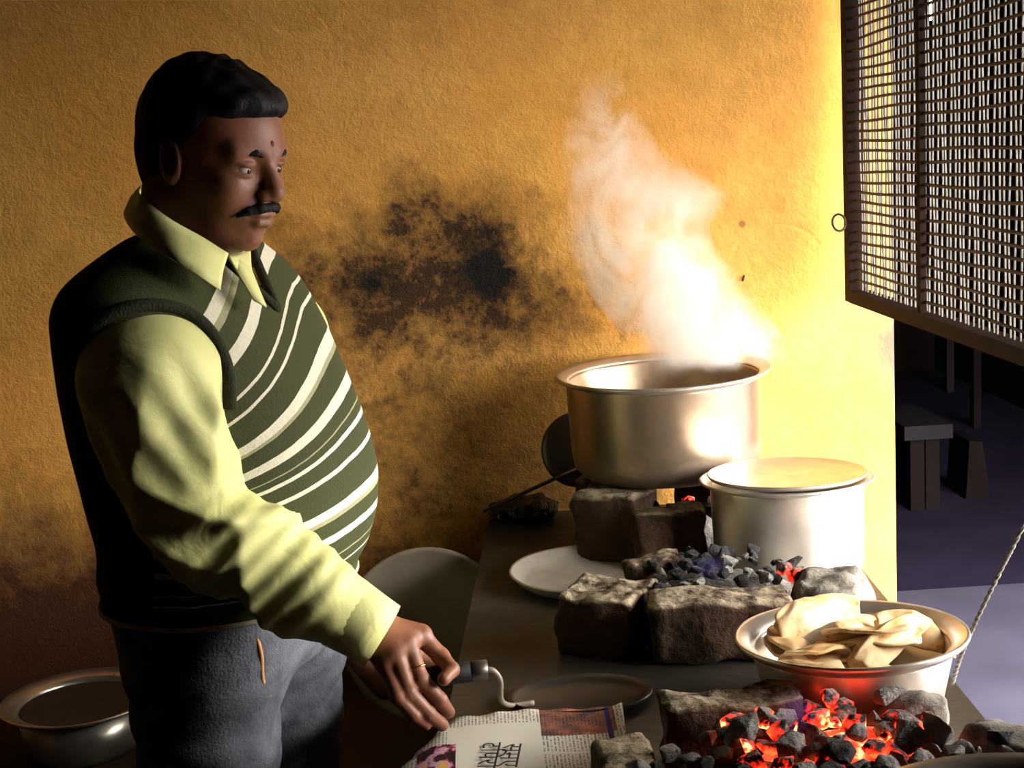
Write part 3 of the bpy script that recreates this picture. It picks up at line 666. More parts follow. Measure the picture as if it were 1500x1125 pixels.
# head
HD = V3(atY(314, 229, 1.765)); HY = rad(30); HP = rad(14); HS = .9
_hf = np.array([math.cos(HY) * math.cos(HP), -math.sin(HY) * math.cos(HP), -math.sin(HP)]); _hl = np.array([math.sin(HY), math.cos(HY), 0.]); _hu = np.cross(_hf, _hl)
HB = np.stack([_hf, _hl, _hu], 1)                      # local -> world
def hl(X, Y, Z):
    a, b, c = X - HD[0], Y - HD[1], Z - HD[2]
    return a * _hf[0] + b * _hf[1] + c * _hf[2], a * _hl[0] + b * _hl[1] + c * _hl[2], a * _hu[0] + b * _hu[1] + c * _hu[2]
def hw_(p): return HD + HB @ (np.array(p, float) * HS)
NKB = np.linalg.inv(HB) @ (np.array([tcx(1.40) - .012, TY, 1.36]) - HD) / HS
def head_fn(x, y, z):
    ya = np.abs(y)
    d = elp(x, y, z, (-.012, 0, .038), (.098, .077, .088))
    d = smin(d, elp(x, y, z, (.028, 0, .035), (.066, .064, .062)), .03)
    d = smin(d, elp(x, y, z, (.030, 0, -.030), (.064, .063, .068)), .03)
    d = smin(d, elp(x, y, z, (.026, 0, -.075), (.058, .056, .042)), .025)
    d = smin(d, sph(x, y, z, (.074, 0, -.098), .0195), .02)
    d = smin(d, elp(x, y, z, (.022, 0, -.098), (.055, .05, .032)), .02)
    d = smin(d, sph(x, ya, z, (.062, .038, -.032), .027), .02)
    d = smin(d, cone(x, y, z, (-.038, 0, -.04), NKB, .066, .076), .03)
    d = smin(d, elp(x, y, z, (.070, 0, -.060), (.032, .034, .030)), .014)
    d = smin(d, cone(x, ya, z, (.0905, .012, .021), (.076, .048, .021), .0105, .009), .022)     # brow
    d = smax(d, -sph(x, ya, z, (.105, .034, .002), .0195), .012)                                   # sockets
    d = smin(d, elp(x, ya, z, (.0775, .033, .0075), (.0165, .0175, .0088)), .003)                  # upper lid
    d = smin(d, elp(x, ya, z, (.0765, .033, -.0085), (.0150, .0165, .0058)), .003)                 # lower lid
    d = smin(d, cone(x, y, z, (.093, 0, .014), (.1125, 0, -.026), .0075, .0120), .010)             # nose
    d = smin(d, sph(x, y, z, (.1120, 0, -.030), .0125), .006)
    d = smin(d, sph(x, ya, z, (.104, .0125, -.034), .0088), .006)
    d = smax(d, -elp(x, ya, z, (.110, .0062, -.0425), (.0055, .0035, .004)), .002)
    d = smin(d, chain(x, ya, z, [(.1035, 0, -.0605), (.099, .013, -.0612), (.087, .026, -.0655)], [.0058, .0058, .003], .004), .005)
    d = smin(d, chain(x, ya, z, [(.1010, 0, -.0735), (.097, .012, -.0728), (.087, .024, -.0670)], [.0072, .0066, .003], .004), .005)
    d = smax(d, -chain(x, ya, z, [(.110, 0, -.0668), (.105, .013, -.0665), (.092, .027, -.0665)], [.0014, .0014, .0012], .002), .002)
    # ears
    e = elp(x * .966 + z * .259, ya, z * .966 - x * .259, (-.010, .080, -.003), (.0185, .0085, .0325))
    e = smax(e, -elp(x * .966 + z * .259, ya, z * .966 - x * .259, (-.006, .088, .001), (.0105, .0075, .022)), .004)
    e = smin(e, sph(x, ya, z, (-.004, .078, -.028), .008), .006)
    return smin(d, e, .006)
def hair_fn(x, y, z):
    ya = np.abs(y)
    ru = .0022 * np.sin(95 * y + 30 * x + 6 * np.sin(40 * x)) + .0015 * np.sin(210 * y + 50 * z) + .0012 * np.sin(160 * x - 80 * z)
    d = elp(x, y, z, (-.018, 0, .044), (.1035, .0850, .0965))
    d = smin(d, elp(x, y, z, (.040, 0, .082), (.062, .062, .034)), .03)
    d = smin(d, elp(x, y, z, (-.055, 0, -.005), (.060, .074, .075)), .02) + ru * .6
    face = elp(x, y, z, (.100, 0, -.022), (.094, .15, .086))
    d = smax(d, -face, .004)
    d = smax(d, -np.maximum(-(x + .028), (z + .010)), .006)
    d = d + .009 * np.exp(-(np.clip(face, 0, 1) / .016) ** 2) * (x > .0) + 0
    ear = elp(x, ya, z, (-.012, .095, -.006), (.026, .030, .036)); d = smax(d, -ear, .004)
    return smax(d, -(z + .078 + .3 * np.clip(x + .07, -1, 0)), .01)
def stache_fn(x, y, z):
    ya = np.abs(y)
    return chain(x, ya, z, [(.1075, .002, -.0500), (.1030, .016, -.0515), (.0935, .030, -.0570), (.083, .039, -.0660)], [.0062, .0068, .0056, .0025], .004) + .0003 * np.sin(900 * y + 500 * z)
def brow_fn(x, y, z):
    ya = np.abs(y)
    return chain(x, ya, z, [(.0985, .010, .0185), (.0945, .030, .0240), (.081, .050, .0190)], [.0042, .0046, .0022], .003) + .0003 * np.sin(900 * y)

# near hand, holding the ladle
def hp(x, y, Y): return V3(atY(x, y, Y))
HW = hp(545, 922, 1.585)
FING = [([hp(616, 931, 1.592), hp(646, 962, 1.585), hp(662, 981, 1.566), hp(650, 995, 1.548)], [.0118, .0100, .0092, .0080]),
        ([hp(596, 942, 1.572), hp(616, 996, 1.552), hp(644, 1025, 1.552), hp(657, 1043, 1.560)], [.0120, .0102, .0092, .0080]),
        ([hp(578, 955, 1.560), hp(598, 1014, 1.538), hp(628, 1046, 1.540), hp(648, 1062, 1.550)], [.0115, .0098, .0088, .0077]),
        ([hp(564, 972, 1.556), hp(582, 1020, 1.532), hp(606, 1048, 1.532), hp(624, 1062, 1.540)], [.0105, .0088, .0078, .0068])]
THUMB = ([hp(575, 940, 1.612), hp(608, 962, 1.632), hp(640, 975, 1.630), hp(668, 981, 1.618)], [.0155, .0125, .0108, .0092])
def hand_fn(X, Y, Z):
    d = cone(X, Y, Z, EL * .3 + WR * .7, HW, .032, .026)
    for (pts, rs) in FING: d = smin(d, cone(X, Y, Z, HW, pts[0], .0215, rs[0] + .003), .012)
    d = smin(d, cone(X, Y, Z, HW, THUMB[0][0], .022, .017), .012)
    for (pts, rs) in FING + [THUMB]: d = smin(d, chain(X, Y, Z, pts, rs, .003), .0035)
    for (pts, rs) in FING: d = smin(d, sph(X, Y, Z, pts[1], rs[1] * 1.08), .003)
    return d
# legs
HIPZ = .95
HC = np.array([tcx(1.0) + .005, TY])
HR = np.array([HC[0] - .09 * LW[0], HC[1] - .09 * LW[1], .90]); HLf = np.array([HC[0] + .09 * LW[0], HC[1] + .09 * LW[1], .90])
KR = np.array([HR[0] - .035 + .01, HR[1] - .02, .50]); KL = np.array([HLf[0] - .03, HLf[1] + .02, .50])
AR = np.array([KR[0] - .05, KR[1], .085]); AL = np.array([KL[0] - .05, KL[1], .085])
def jeans_fn(X, Y, Z):
    d = torso(X, Y, Z, -.004); d = np.maximum(d, Z - (HEMZ + .03)); d = smax(d, .90 - Z, .03)
    for H, K_, A_ in ((HR, KR, AR), (HLf, KL, AL)):
        d = smin(d, chain(X, Y, Z, [H, K_, A_], [.098, .078, .062], .03), .03)
    d = d + .0025 * np.sin(70 * Z + 25 * X) * np.clip((.95 - Z) / .08, 0, 1) + .002 * np.sin(130 * Z - 60 * Y) * (Z < .95)
    return np.maximum(d, .035 - Z)
def body_fn(X, Y, Z):
    d = torso(X, Y, Z, -.018); d = np.maximum(d, .9 - Z)
    d = smin(d, chain(X, Y, Z, [SH, EL, WR], [.055, .044, .030], .02), .03)
    d = smin(d, chain(X, Y, Z, [SHL, ELL, WRL], [.052, .044, .03], .02), .03)
    d = smin(d, cone(X, Y, Z, WRL, WRL + np.array([.05, 0, -.09]), .03, .02), .01)
    for H, K_, A_ in ((HR, KR, AR), (HLf, KL, AL)): d = smin(d, chain(X, Y, Z, [H, K_, A_], [.08, .055, .04], .03), .03)
    return d

k = NT('brown_skin', .5, 0, .4)
c = k.mix(k.ramp(k.noise(30, 5), [(.35, 0), (.7, 1)]), (.20, .075, .038), (.27, .105, .055)); k.col(c)
k.bump(k.noise(260, 3), .2, .0015); k.b.inputs['Subsurface Weight'].default_value = .06; k.b.inputs['Subsurface Radius'].default_value = (.01, .004, .002); M['skin'] = k.m
k = NT('black_hair', .6, 0, .22); n = k.noise(120, 3, .6, v=k.vec((.25, 1.5, .5))); k.col(k.mix(n, (.003, .0022, .002), (.009, .006, .005))); k.bump(n, .7, .004); M['hair'] = k.m
M['whisker'] = NT('black_whiskers', .75, 0, .25).col((.006, .005, .004)).bump(1.0, 0, 0).m
k = NT('pale_lime_shirt', .55, 0, .3); n = k.noise(7, 3); k.col(k.mix(n, (.66, .66, .24), (.76, .75, .33))); k.bump(k.math('ADD', k.noise(16, 3, .5, dist=.8), k.math('MULTIPLY', k.noise(400, 2), .05)), .35, .012); M['shirt'] = k.m
M['denim'] = simple('faded_denim', (.05, .055, .075), (.15, .16, .19), 26, .85, bump=.5, bscale=240)
M['leather'] = simple('brown_leather', (.03, .015, .008), (.05, .025, .012), 20, .5)
M['gold'] = NT('gold', .22, 1.0).col((.9, .55, .14)).m
M['tan'] = simple('tan_cord', (.5, .22, .07), (.6, .3, .1), 20, .6)
M['eyew'] = NT('eye_white', .25).col((.42, .36, .31)).m
M['eyei'] = NT('eye_iris', .2).col((.02, .01, .006)).m
M['lip'] = NT('lip', .45).col((.26, .09, .07)).m
M['vermilion'] = NT('forehead_mark', .7).col((.30, .035, .02)).m
M['nail'] = NT('fingernail', .35).col((.42, .2, .14)).m

man = thing('person', 'man in striped olive sweater vest, pale shirt and jeans stirring at the counter', 'person', (float(HC[0]), float(HC[1]), 0))
def mpart(name, me, mat, parent=man):
    o = link(name, me, mat, parent); o.matrix_parent_inverse = Matrix.Translation(-Vector(man.location)); return o
# body: one mesh (torso and limbs under the clothes, head, hand)
parts = []
parts.append(surf(body_fn, (-.75, 1.42, .04), (.05, 2.15, 1.46), .012))
Vh, Qh = surf(head_fn, (-.125, -.10, -.22), (.14, .10, .14), .0021); parts.append((HD + HS * Vh @ HB.T, Qh))
mn = np.minimum.reduce([p for f in FING for p in f[0]] + THUMB[0] + [HW]) - .03; mx = np.maximum.reduce([p for f in FING for p in f[0]] + THUMB[0] + [HW]) + .03
mn[0] = min(mn[0], HW[0] - .06)
parts.append(surf(hand_fn, mn, mx, .0018))
off = 0; VV = []; QQ = []
for v, q in parts: VV.append(v); QQ.append(q + off); off += len(v)
body = mpart('body', mesh_np('body', np.concatenate(VV), np.concatenate(QQ)), M['skin'])
def head_part(name, fn, lo, hi, h, mat, parent=None):
    v, q = surf(fn, lo, hi, h); return mpart(name, mesh_np(name, HD + HS * v @ HB.T, q), mat, parent or man)
hair = head_part('hair', hair_fn, (-.15, -.11, -.11), (.13, .11, .17), .0024, M['hair']); hair['label'] = 'short black side-parted hair'
head_part('moustache', stache_fn, (.06, -.06, -.085), (.13, .06, -.035), .0013, M['whisker'])
head_part('eyebrows', brow_fn, (.06, -.07, .005), (.12, .07, .045), .0014, M['whisker'])
for s_ in (-1, 1):
    bm = bmesh.new(); bmesh.ops.create_uvsphere(bm, u_segments=20, v_segments=14, radius=.0138 * HS); bmesh.ops.translate(bm, verts=bm.verts, vec=hw_((.0765, s_ * .033, .0005)))
    e = cpart('eyeball', bm, M['eyew'], man, True)
    bm = bmesh.new(); bmesh.ops.create_uvsphere(bm, u_segments=16, v_segments=10, radius=.0068 * HS); bmesh.ops.translate(bm, verts=bm.verts, vec=hw_((.0845, s_ * .033 + .001, -.0015)))
    o = bm_obj('iris', bm, M['eyei'], e, True); 
bm = bmesh.new(); bmesh.ops.create_uvsphere(bm, u_segments=12, v_segments=8, radius=.0042); bmesh.ops.translate(bm, verts=bm.verts, vec=hw_((.0985, -.003, .0365)))
cpart('forehead_mark', bm, M['vermilion'], man, True)
# ring
bm = bmesh.new(); a, b = FING[1][0][0], FING[1][0][1]; pr = a * .30 + b * .70; dr = (b - a) / np.linalg.norm(b - a); n1 = np.cross(dr, [0, 0, 1]); n1 /= np.linalg.norm(n1); n2 = np.cross(dr, n1)
tube(bm, [pr + (n1 * math.cos(t) + n2 * math.sin(t)) * .0122 for t in np.linspace(0, 2 * math.pi, 28)], .0013, 6)
cpart('ring', bm, M['gold'], man, True)
# shirt, vest, jeans
V, Q = surf(shirt_fn, (-.75, 1.44, .80), (.05, 2.15, 1.52), .0048); shirt = mpart('shirt', mesh_np('shirt', V, Q), M['shirt'])
V, Q = surf(vest_fn, (-.72, 1.50, .96), (.02, 2.10, 1.52), .0042)
me = mesh_np('vest', V, Q); vest = mpart('sweater_vest', me, None); vest['label'] = 'dark olive knitted vest with cream stripes'
me.vertices.foreach_get('co', (co := np.empty(len(me.vertices) * 3, np.float32))); co = co.reshape(-1, 3)
u, v = tuv(co[:, 0], co[:, 1], co[:, 2])
def kz(z): return np.interp(z, [1.0, 1.10, 1.20, 1.28, 1.36, 1.45], [.04, .09, .21, .36, .54, .62])
def scoord(v, z):
    w = np.logaddexp(0, (.07 - v) / .03) * .03; z0 = z + 0.0
    for _ in range(60): z0 = .6 * z0 + .4 * (z + kz(z0) * w)
    return z0
def cast(px, py, fn, y0=1.45, y1=2.1):
    ys = np.linspace(y0, y1, 1500); d = _ray(px, py); P = _C[None] + d[None] * (ys / d[1])[:, None]
    v = fn(P[:, 0], P[:, 1], P[:, 2]); i = int(np.argmax(v < 0)); return P[i]
sv = scoord(v, co[:, 2])
at = me.attributes.new('knit', 'FLOAT', 'POINT'); at.data.foreach_set('value', ((sv - .95) / .6).astype(np.float32))
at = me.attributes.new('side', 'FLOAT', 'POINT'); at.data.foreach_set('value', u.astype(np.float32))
STR = [(447, 484, 7, 'w'), (430, 462, 7, 'w'), (472, 545, 21, 'w2'), (495, 600, 16, 'w'), (510, 621, 3, 'd'), (516, 636, 8, 'w'), (526, 665, 8, 'w'), (538, 716, 17, 'w2'), (540, 756, 14, 'w'), (530, 790, 3, 'd'), (522, 810, 4, 'w')]
CR = (.86, .82, .62); GN = (.060, .068, .026); TN = (.42, .40, .22)
st = []
for px, py, wd, kd in STR:
    p = cast(px - 14, py + 8, vest_fn); vv = tuv(p[0:1], p[1:2], p[2:3])[1]; s0 = (float(scoord(vv, p[2:3])[0]) - .95) / .6; h = wd / 1110 / .6
    st.append((s0 - h / 2, s0 + h / 2, CR if kd != 'd' else TN))
    if kd == 'w2': st.append((s0 - h / 2 - .012, s0 - h / 2, TN))
for px, py, wd, kd in [(368, 480, 20, 'w'), (322, 438, 20, 'w2'), (262, 384, 4, 'd'), (226, 372, 4, 'd')]:
    p = cast(px, py, vest_fn); vv = tuv(p[0:1], p[1:2], p[2:3])[1]; s0 = (float(scoord(vv, p[2:3])[0]) - .95) / .6; h = wd / 1110 / .6
    st.append((s0 - h / 2, s0 + h / 2, CR if kd != 'd' else TN))
    if kd == 'w2': st.append((s0 - h / 2 - .016, s0 - h / 2, TN))
st.sort(); stops = [(0, GN)]
for a, b, c_ in st:
    if stops[-1][0] < a - .0005: stops.append((a, c_))
    else: stops[-1] = (a, c_)
    stops.append((b, GN))
k = NT('striped_knit', .85, 0, .15)
an = k.n('ShaderNodeAttribute', attribute_name='knit').outputs['Fac']
an = k.math('ADD', an, k.math('MULTIPLY', k.math('SUBTRACT', k.noise(25, 3), .5), .006))
def multi(k, fac, stops):
    """constant ramps chained (each holds at most 30 stops)"""
    a = stops[:30]; r = k.ramp(fac, a, 'CONSTANT')
    if len(stops) > 30:
        r2 = k.ramp(fac, [(0, GN)] + stops[30:], 'CONSTANT'); r = k.mix(k.math('GREATER_THAN', fac, stops[29][0]), r, r2)
    return r
cc = multi(k, an, stops)
cc = k.mix(k.math('MULTIPLY', k.noise(160, 4, .7), .35), cc, (.03, .03, .015))
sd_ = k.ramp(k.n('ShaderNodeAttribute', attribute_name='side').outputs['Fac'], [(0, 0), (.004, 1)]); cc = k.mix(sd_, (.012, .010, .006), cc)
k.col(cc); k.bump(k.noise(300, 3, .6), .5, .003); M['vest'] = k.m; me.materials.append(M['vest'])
k = NT('rib_knit', .9, 0, .15); k.col((.03, .032, .016)); k.bump(k.noise(300, 2), .6, .004); M['rib'] = k.m
# neck band of the vest along the V
def surf_pt(vv, z, off):
    uu = np.linspace(0, .3, 400); c0 = tcx(np.array([z]))[0]
    X = c0 + uu * FW[0] + vv * LW[0]; Y = TY + uu * FW[1] + vv * LW[1]
    t = torso(X, Y, np.full(400, z), off); i = int(np.argmax(t > 0)); return (X[i], Y[i], z)
bm = bmesh.new()
pts = [surf_pt(s_ * (.50 * (z - VZ)) / .93, z, .008) for s_ in (-1,) for z in np.linspace(VZ + .085, VZ, 9)] + [surf_pt((.50 * (z - VZ)) / .93, z, .008) for z in np.linspace(VZ, VZ + .085, 9)][1:]
tube(bm, spline(pts, 3), .0062, 8); cpart('neck_band', bm, M['rib'], vest, True)
# armhole band: rests on the seam between vest and sleeve
both = lambda X, Y, Z: np.minimum(vest_fn(X, Y, Z), sleeve_near(X, Y, Z))
bm = bmesh.new(); pts = [cast(px, py, both) for px, py in [(100, 540), (112, 505), (140, 474), (180, 454), (228, 447), (274, 458), (306, 484), (326, 520), (336, 560), (336, 600)]]
tube(bm, spline(pts, 5), .0085, 10); cpart('armhole_band', bm, M['rib'], vest, True)
# hem
bm = bmesh.new(); ring = []
for t in np.linspace(0, 2 * math.pi, 60):
    c0 = tcx(np.array([HEMZ]))[0]; A = _sm(HEMZ, _tA) + .006; B = _sm(HEMZ, _tB) + .006
    ct_, st_ = math.cos(t), math.sin(t); uu = A * abs(ct_) ** (2 / 2.25) * (1 if ct_ > 0 else -1); vv = B * abs(st_) ** (2 / 2.25) * (1 if st_ > 0 else -1)
    ring.append((c0 + uu * FW[0] + vv * LW[0], TY + uu * FW[1] + vv * LW[1], HEMZ + .002))
tube(bm, ring, .0035, 6, False); cpart('hem_piping', bm, NT('cream_piping', .8).col((.6, .56, .36)).m, vest, True)
V, Q = surf(jeans_fn, (-.75, 1.50, .02), (.05, 2.12, 1.06), .0075); mpart('jeans', mesh_np('jeans', V, Q), M['denim'])
for A_ in (AR, AL):
    bm = bmesh.new(); bmesh.ops.create_uvsphere(bm, u_segments=20, v_segments=12, radius=1)
    for v_ in bm.verts:
        z = v_.co.z * .055; x = v_.co.x * .135 + .06; 
        if x > .07: z *= .75
        v_.co = Vector((x, v_.co.y * .048, max(z, -.035) + .035))
    bmesh.ops.rotate(bm, verts=bm.verts, cent=(0, 0, 0), matrix=Matrix.Rotation(-YAW, 3, 'Z')); bmesh.ops.translate(bm, verts=bm.verts, vec=(A_[0], A_[1], 0))
    cpart('shoe', bm, M['leather'], man, True)
# collar: two leaves folded over the neck of the vest
def strip(name, top, bot, mat, parent, th=.0025):
    T = spline([V3(atY(*p)) for p in top], 6); Bt = spline([V3(atY(*p)) for p in bot], 6); bm = bmesh.new(); rows = []
    for i in range(len(T)):
        mid = (T[i] + Bt[i]) / 2 + np.array([0, -.006, .002])
        rows.append([bm.verts.new(p) for p in (T[i], (T[i] * .55 + mid * .45), mid, (Bt[i] * .55 + mid * .45), Bt[i])])
    for a, b in zip(rows, rows[1:]):
        for j in range(4): bm.faces.new((a[j], a[j + 1], b[j + 1], b[j]))
    bmesh.ops.recalc_face_normals(bm, faces=bm.faces[:])
    o = cpart(name, bm, mat, parent, True); md = o.modifiers.new('thick', 'SOLIDIFY'); md.thickness = th; md.offset = 0; return o
strip('collar', [(216, 266, 1.87), (203, 277, 1.81), (212, 292, 1.735), (250, 322, 1.690), (296, 348, 1.680), (334, 372, 1.695)],
      [(200, 300, 1.90), (182, 312, 1.81), (200, 344, 1.70), (246, 376, 1.640), (290, 404, 1.632), (322, 425, 1.648)], M['shirt'], shirt)
strip('collar', [(334, 374, 1.698), (348, 372, 1.72), (366, 362, 1.76)], [(344, 392, 1.690), (356, 404, 1.70), (371, 420, 1.715)], M['shirt'], shirt)
strip('placket', [(334, 378, 1.705), (345, 376, 1.71), (362, 380, 1.74)], [(372, 440, 1.675), (382, 445, 1.678), (390, 450, 1.684)], M['shirt'], shirt)
# cuff
bm = bmesh.new(); dw = (WR - EL) / np.linalg.norm(WR - EL)
tube(bm, [WR - dw * .055, WR - dw * .052, WR - dw * .02, WR + dw * .004, WR + dw * .004, WR - dw * .01], [.0455, .0465, .0432, .0412, .037, .035], 28, False)
cpart('cuff', bm, M['shirt'], shirt, True)
# tan strap hanging from the waist
bm = bmesh.new(); tube(bm, spline([V3(atY(*p)) for p in [(376, 905, 1.655), (374, 925, 1.650), (382, 960, 1.655), (384, 995, 1.66), (394, 1020, 1.665)]], 6), .0035, 6); cpart('waist_strap', bm, M['tan'], man, True)
# ------------------------------------------------------------------ ladle in the hand
ldl = thing('flat_ladle', 'flat iron ladle with black grip held over the counter edge', 'ladle', tuple(atZ(735, 1046, CZ)))
g0 = hp(604, 995, 1.575); g1 = hp(690, 983, 1.578); g2 = hp(714, 981, 1.580)
bm = bmesh.new(); tube(bm, [g0, g0 * .97 + g1 * .03, g0 * .5 + g1 * .5, g1], [.009, .0115, .0128, .0128], 20); cpart('grip', bm, NT('black_grip', .65, 0, .2).col((.004, .0035, .003)).m, ldl, True)
bm = bmesh.new(); tube(bm, [g1 * 1.0, g1 * .95 + g2 * .05, g2 * .98 + g1 * .02, g2], [.0118, .0125, .0125, .011], 20); cpart('ferrule', bm, M['iron'], ldl, True)
bl = atZ(850, 1021, CZ + .006)
rp = [g2 - (g2 - g1) * .1, g2 + (g2 - g1) * .35 + np.array([0, 0, -.002]), V3(atY(733, 998, 1.585)), V3(atY(734, 1025, 1.59)), np.array([bl.x - .088, bl.y - .028, CZ + .012]), np.array([bl.x - .06, bl.y - .016, CZ + .009])]
bm = bmesh.new(); tube(bm, spline(rp, 6), .0036, 10); cpart('rod', bm, M['dull'], ldl, True)
bm = bmesh.new(); lathe(bm, [(0, 0), (.75, .0), (.92, .004), (1.0, .010), (.99, .0125), (.9, .007), (.75, .003), (0, .003)], 48)
for v_ in bm.verts: v_.co = Vector((v_.co.x * .092 + bl.x, v_.co.y * .062 + bl.y, v_.co.z + CZ + .001))
bmesh.ops.recalc_face_normals(bm, faces=bm.faces[:]); cpart('blade', bm, M['iron'], ldl, True)

# ------------------------------------------------------------------ newspaper
A_ = atZ(666, 1050, CZ + .012); B_ = atZ(914, 1044, CZ + .012); C_ = atZ(588, 1112, CZ + .008)
NU, NV = 36, 30; bm = bmesh.new(); grid = []
for i in range(NV):
    t = i / (NV - 1); y = A_.y + (1.17 - A_.y) * t
    f = min(1, (A_.y - y) / (A_.y - C_.y)); xl = A_.x + (C_.x - A_.x) * f + .0025 * math.sin(i * 2.3); xr = B_.x - .02 * t
    row = []
    for j in range(NU):
        s_ = j / (NU - 1); x = xl + (xr - xl) * s_
        z = CZ + .006 + .010 * math.exp(-((t) / .10) ** 2) * (.4 + .6 * s_) + .003 * math.sin(5 * s_ + 4 * t) + .004 * math.exp(-((s_ - 1) / .06) ** 2) + .0012 * mnoise.noise(Vector((x * 30, y * 30, 0)))
        if x < cl(y): z -= .25 * (cl(y) - x)
        row.append(bm.verts.new((x, y + .003 * math.sin(j * .9) * (1 if i == 0 else 0), max(z, CZ + .0025) if x > cl(y) else z)))
    grid.append(row)
for a, b in zip(grid, grid[1:]):
    for j in range(NU - 1): bm.faces.new((a[j], b[j], b[j + 1], a[j + 1]))
np_ = thing('newspaper', 'creased newspaper sheet spread on the counter corner', 'newspaper', (float(A_.x), float(A_.y), CZ))
k = NT('newsprint', .8, 0, .2); x, y, z = k.sep()
def bmask(x0, x1, y0, y1):
    a = k.math('MULTIPLY', k.math('GREATER_THAN', x, x0), k.math('LESS_THAN', x, x1)); b = k.math('MULTIPLY', k.math('GREATER_THAN', y, y0), k.math('LESS_THAN', y, y1)); return k.math('MULTIPLY', a, b)
fr = k.math('FRACT', k.math('DIVIDE', x, .0044)); ln = k.math('LESS_THAN', fr, .45)
wd = k.math('GREATER_THAN', k.noise(1.0, 2, .5, v=k.vec((230, 420, 1))), .47); ln = k.math('MULTIPLY', ln, wd)
gut = k.math('GREATER_THAN', k.math('FRACT', k.math('DIVIDE', k.math('ADD', y, k.math('MULTIPLY', x, .05)), .062)), .10)
q0 = atZ(690, 1085, CZ); q1 = atZ(765, 1125, CZ); h0 = atZ(668, 1078, CZ); h1 = atZ(790, 1125, CZ)
txt = k.math('MULTIPLY', k.math('MULTIPLY', ln, gut), k.math('SUBTRACT', 1.0, bmask(h0.x - .01, h1.x + .005, 1.1, h0.y)))
c = k.mix(k.math('MULTIPLY', txt, .75), (.80, .76, .66), (.10, .09, .08))
r0 = atZ(790, 1056, CZ); r1 = atZ(905, 1078, CZ); pic = bmask(r0.x, r1.x, r1.y, 2)
c = k.mix(k.math('MULTIPLY', pic, .9), c, k.ramp(k.noise(55, 3), [(.3, (.05, .012, .01)), (.5, (.22, .06, .04)), (.65, (.45, .10, .04)), (.8, (.55, .45, .4))]))
b0 = atZ(884, 1050, CZ); c = k.mix(bmask(b0.x, b0.x + .006, r1.y - .03, 2), c, (.06, .05, .25))
p0 = atZ(612, 1104, CZ); p1 = atZ(668, 1125, CZ); ph_ = bmask(p0.x, p1.x, 1.28, p0.y)
c = k.mix(ph_, c, k.ramp(k.noise(60, 2, v=k.vec((1, .8, 1))), [(.28, (.02, .012, .012)), (.45, (.05, .02, .02)), (.5, (.75, .10, .22)), (.56, (.6, .55, .75)), (.62, (.85, .42, .05)), (.7, (.8, .6, .2))]))
k.col(c); M['news'] = k.m
o = cpart('sheet', bm, M['news'], np_, True); md = o.modifiers.new('thick', 'SOLIDIFY'); md.thickness = .0008; md.offset = -1
def letters(txt_, px, py, size):
    cu = bpy.data.curves.new('headline', 'FONT'); cu.body = txt_; cu.size = size; ob = bpy.data.objects.new('headline_text', cu); COL.objects.link(ob)
    bpy.context.view_layer.update(); me = bpy.data.meshes.new_from_object(ob.evaluated_get(bpy.context.evaluated_depsgraph_get())); bpy.data.objects.remove(ob)
    p = atZ(px, py, CZ + .009); me.transform(Matrix.Translation((p.x, p.y, CZ + .0095)) @ Matrix.Rotation(rad(-97), 4, 'Z'))
    me.materials.clear(); o = link('headline', me, NT('print_ink', .8).col((.02, .018, .016)).m, np_); o.matrix_parent_inverse = Matrix.Translation(-Vector(np_.location))
letters('टिपरागा', 708, 1088, .034); letters('समए', 738, 1090, .034)

# ------------------------------------------------------------------ clutter by the wall
k = NT('black_plastic', .16, 0, .6); k.col((.012, .010, .009)); k.bump(k.noise(30, 4, .6, dist=1.0), .9, .012)
bm = bmesh.new(); bmesh.ops.create_icosphere(bm, subdivisions=4, radius=1)
b0 = atZ(768, 764, CZ)
for v_ in bm.verts:
    n = v_.co.normalized(); r_ = 1 + .28 * mnoise.noise(n * 2.2) + .16 * mnoise.noise(n * 5.5 + Vector((3, 1, 2)))
    v_.co = Vector((n.x * .062 * r_, n.y * .045 * r_, max(n.z * .030 * r_, -.016)))
o = bm_obj('plastic_bag', bm, k.m, None, True); o.location = (b0.x, b0.y + .02, CZ + .017); tag(o, 'crumpled glossy black bag at the wall corner of counter', 'bag')
bm = bmesh.new(); tube(bm, [atY(708, 749, 2.50), atY(780, 716, 2.52), atY(846, 686, 2.545)], [.0035, .004, .004], 8)
tag(bm_obj('iron_poker', bm, M['iron'], None, True), 'thin iron poker slanting against the wall by the large pot', 'poker')
p = atY(852, 712, 2.53)
o = lathe_obj('pot_lid', [(0, .004), (.06, .002), (.07, 0), (.073, -.003), (.07, -.005), (.06, -.002), (0, 0)], M['iron']); o.location = (p.x, 2.555, CZ + .13); o.rotation_euler = (rad(80), 0, rad(8)); tag(o, 'brown round lid leaning on the wall behind large pot', 'lid')
tw = [V3(atZ(1394, 1003, .885)), V3(atX(1410, 955, .578)), V3(atX(1432, 905, .592)), V3(atX(1468, 832, .625)), V3(atX(1500, 770, .655))]
dv = tw[-1] - tw[-2]; tw.append(tw[-1] + dv * ((1.262 - tw[-1][2]) / dv[2])); path = spline(tw, 40)
bm = bmesh.new()
for ph0 in (0, math.pi):
    tube(bm, [p + np.array([math.cos(i * .55 + ph0), math.sin(i * .55 + ph0), 0]) * .0016 for i, p in enumerate(path)], .0016, 5)
tag(bm_obj('hanging_twine', bm, simple('jute', (.07, .06, .05), (.14, .12, .10), 90, .9), None, True), 'twisted grey twine hanging from grille to the counter edge', 'twine')

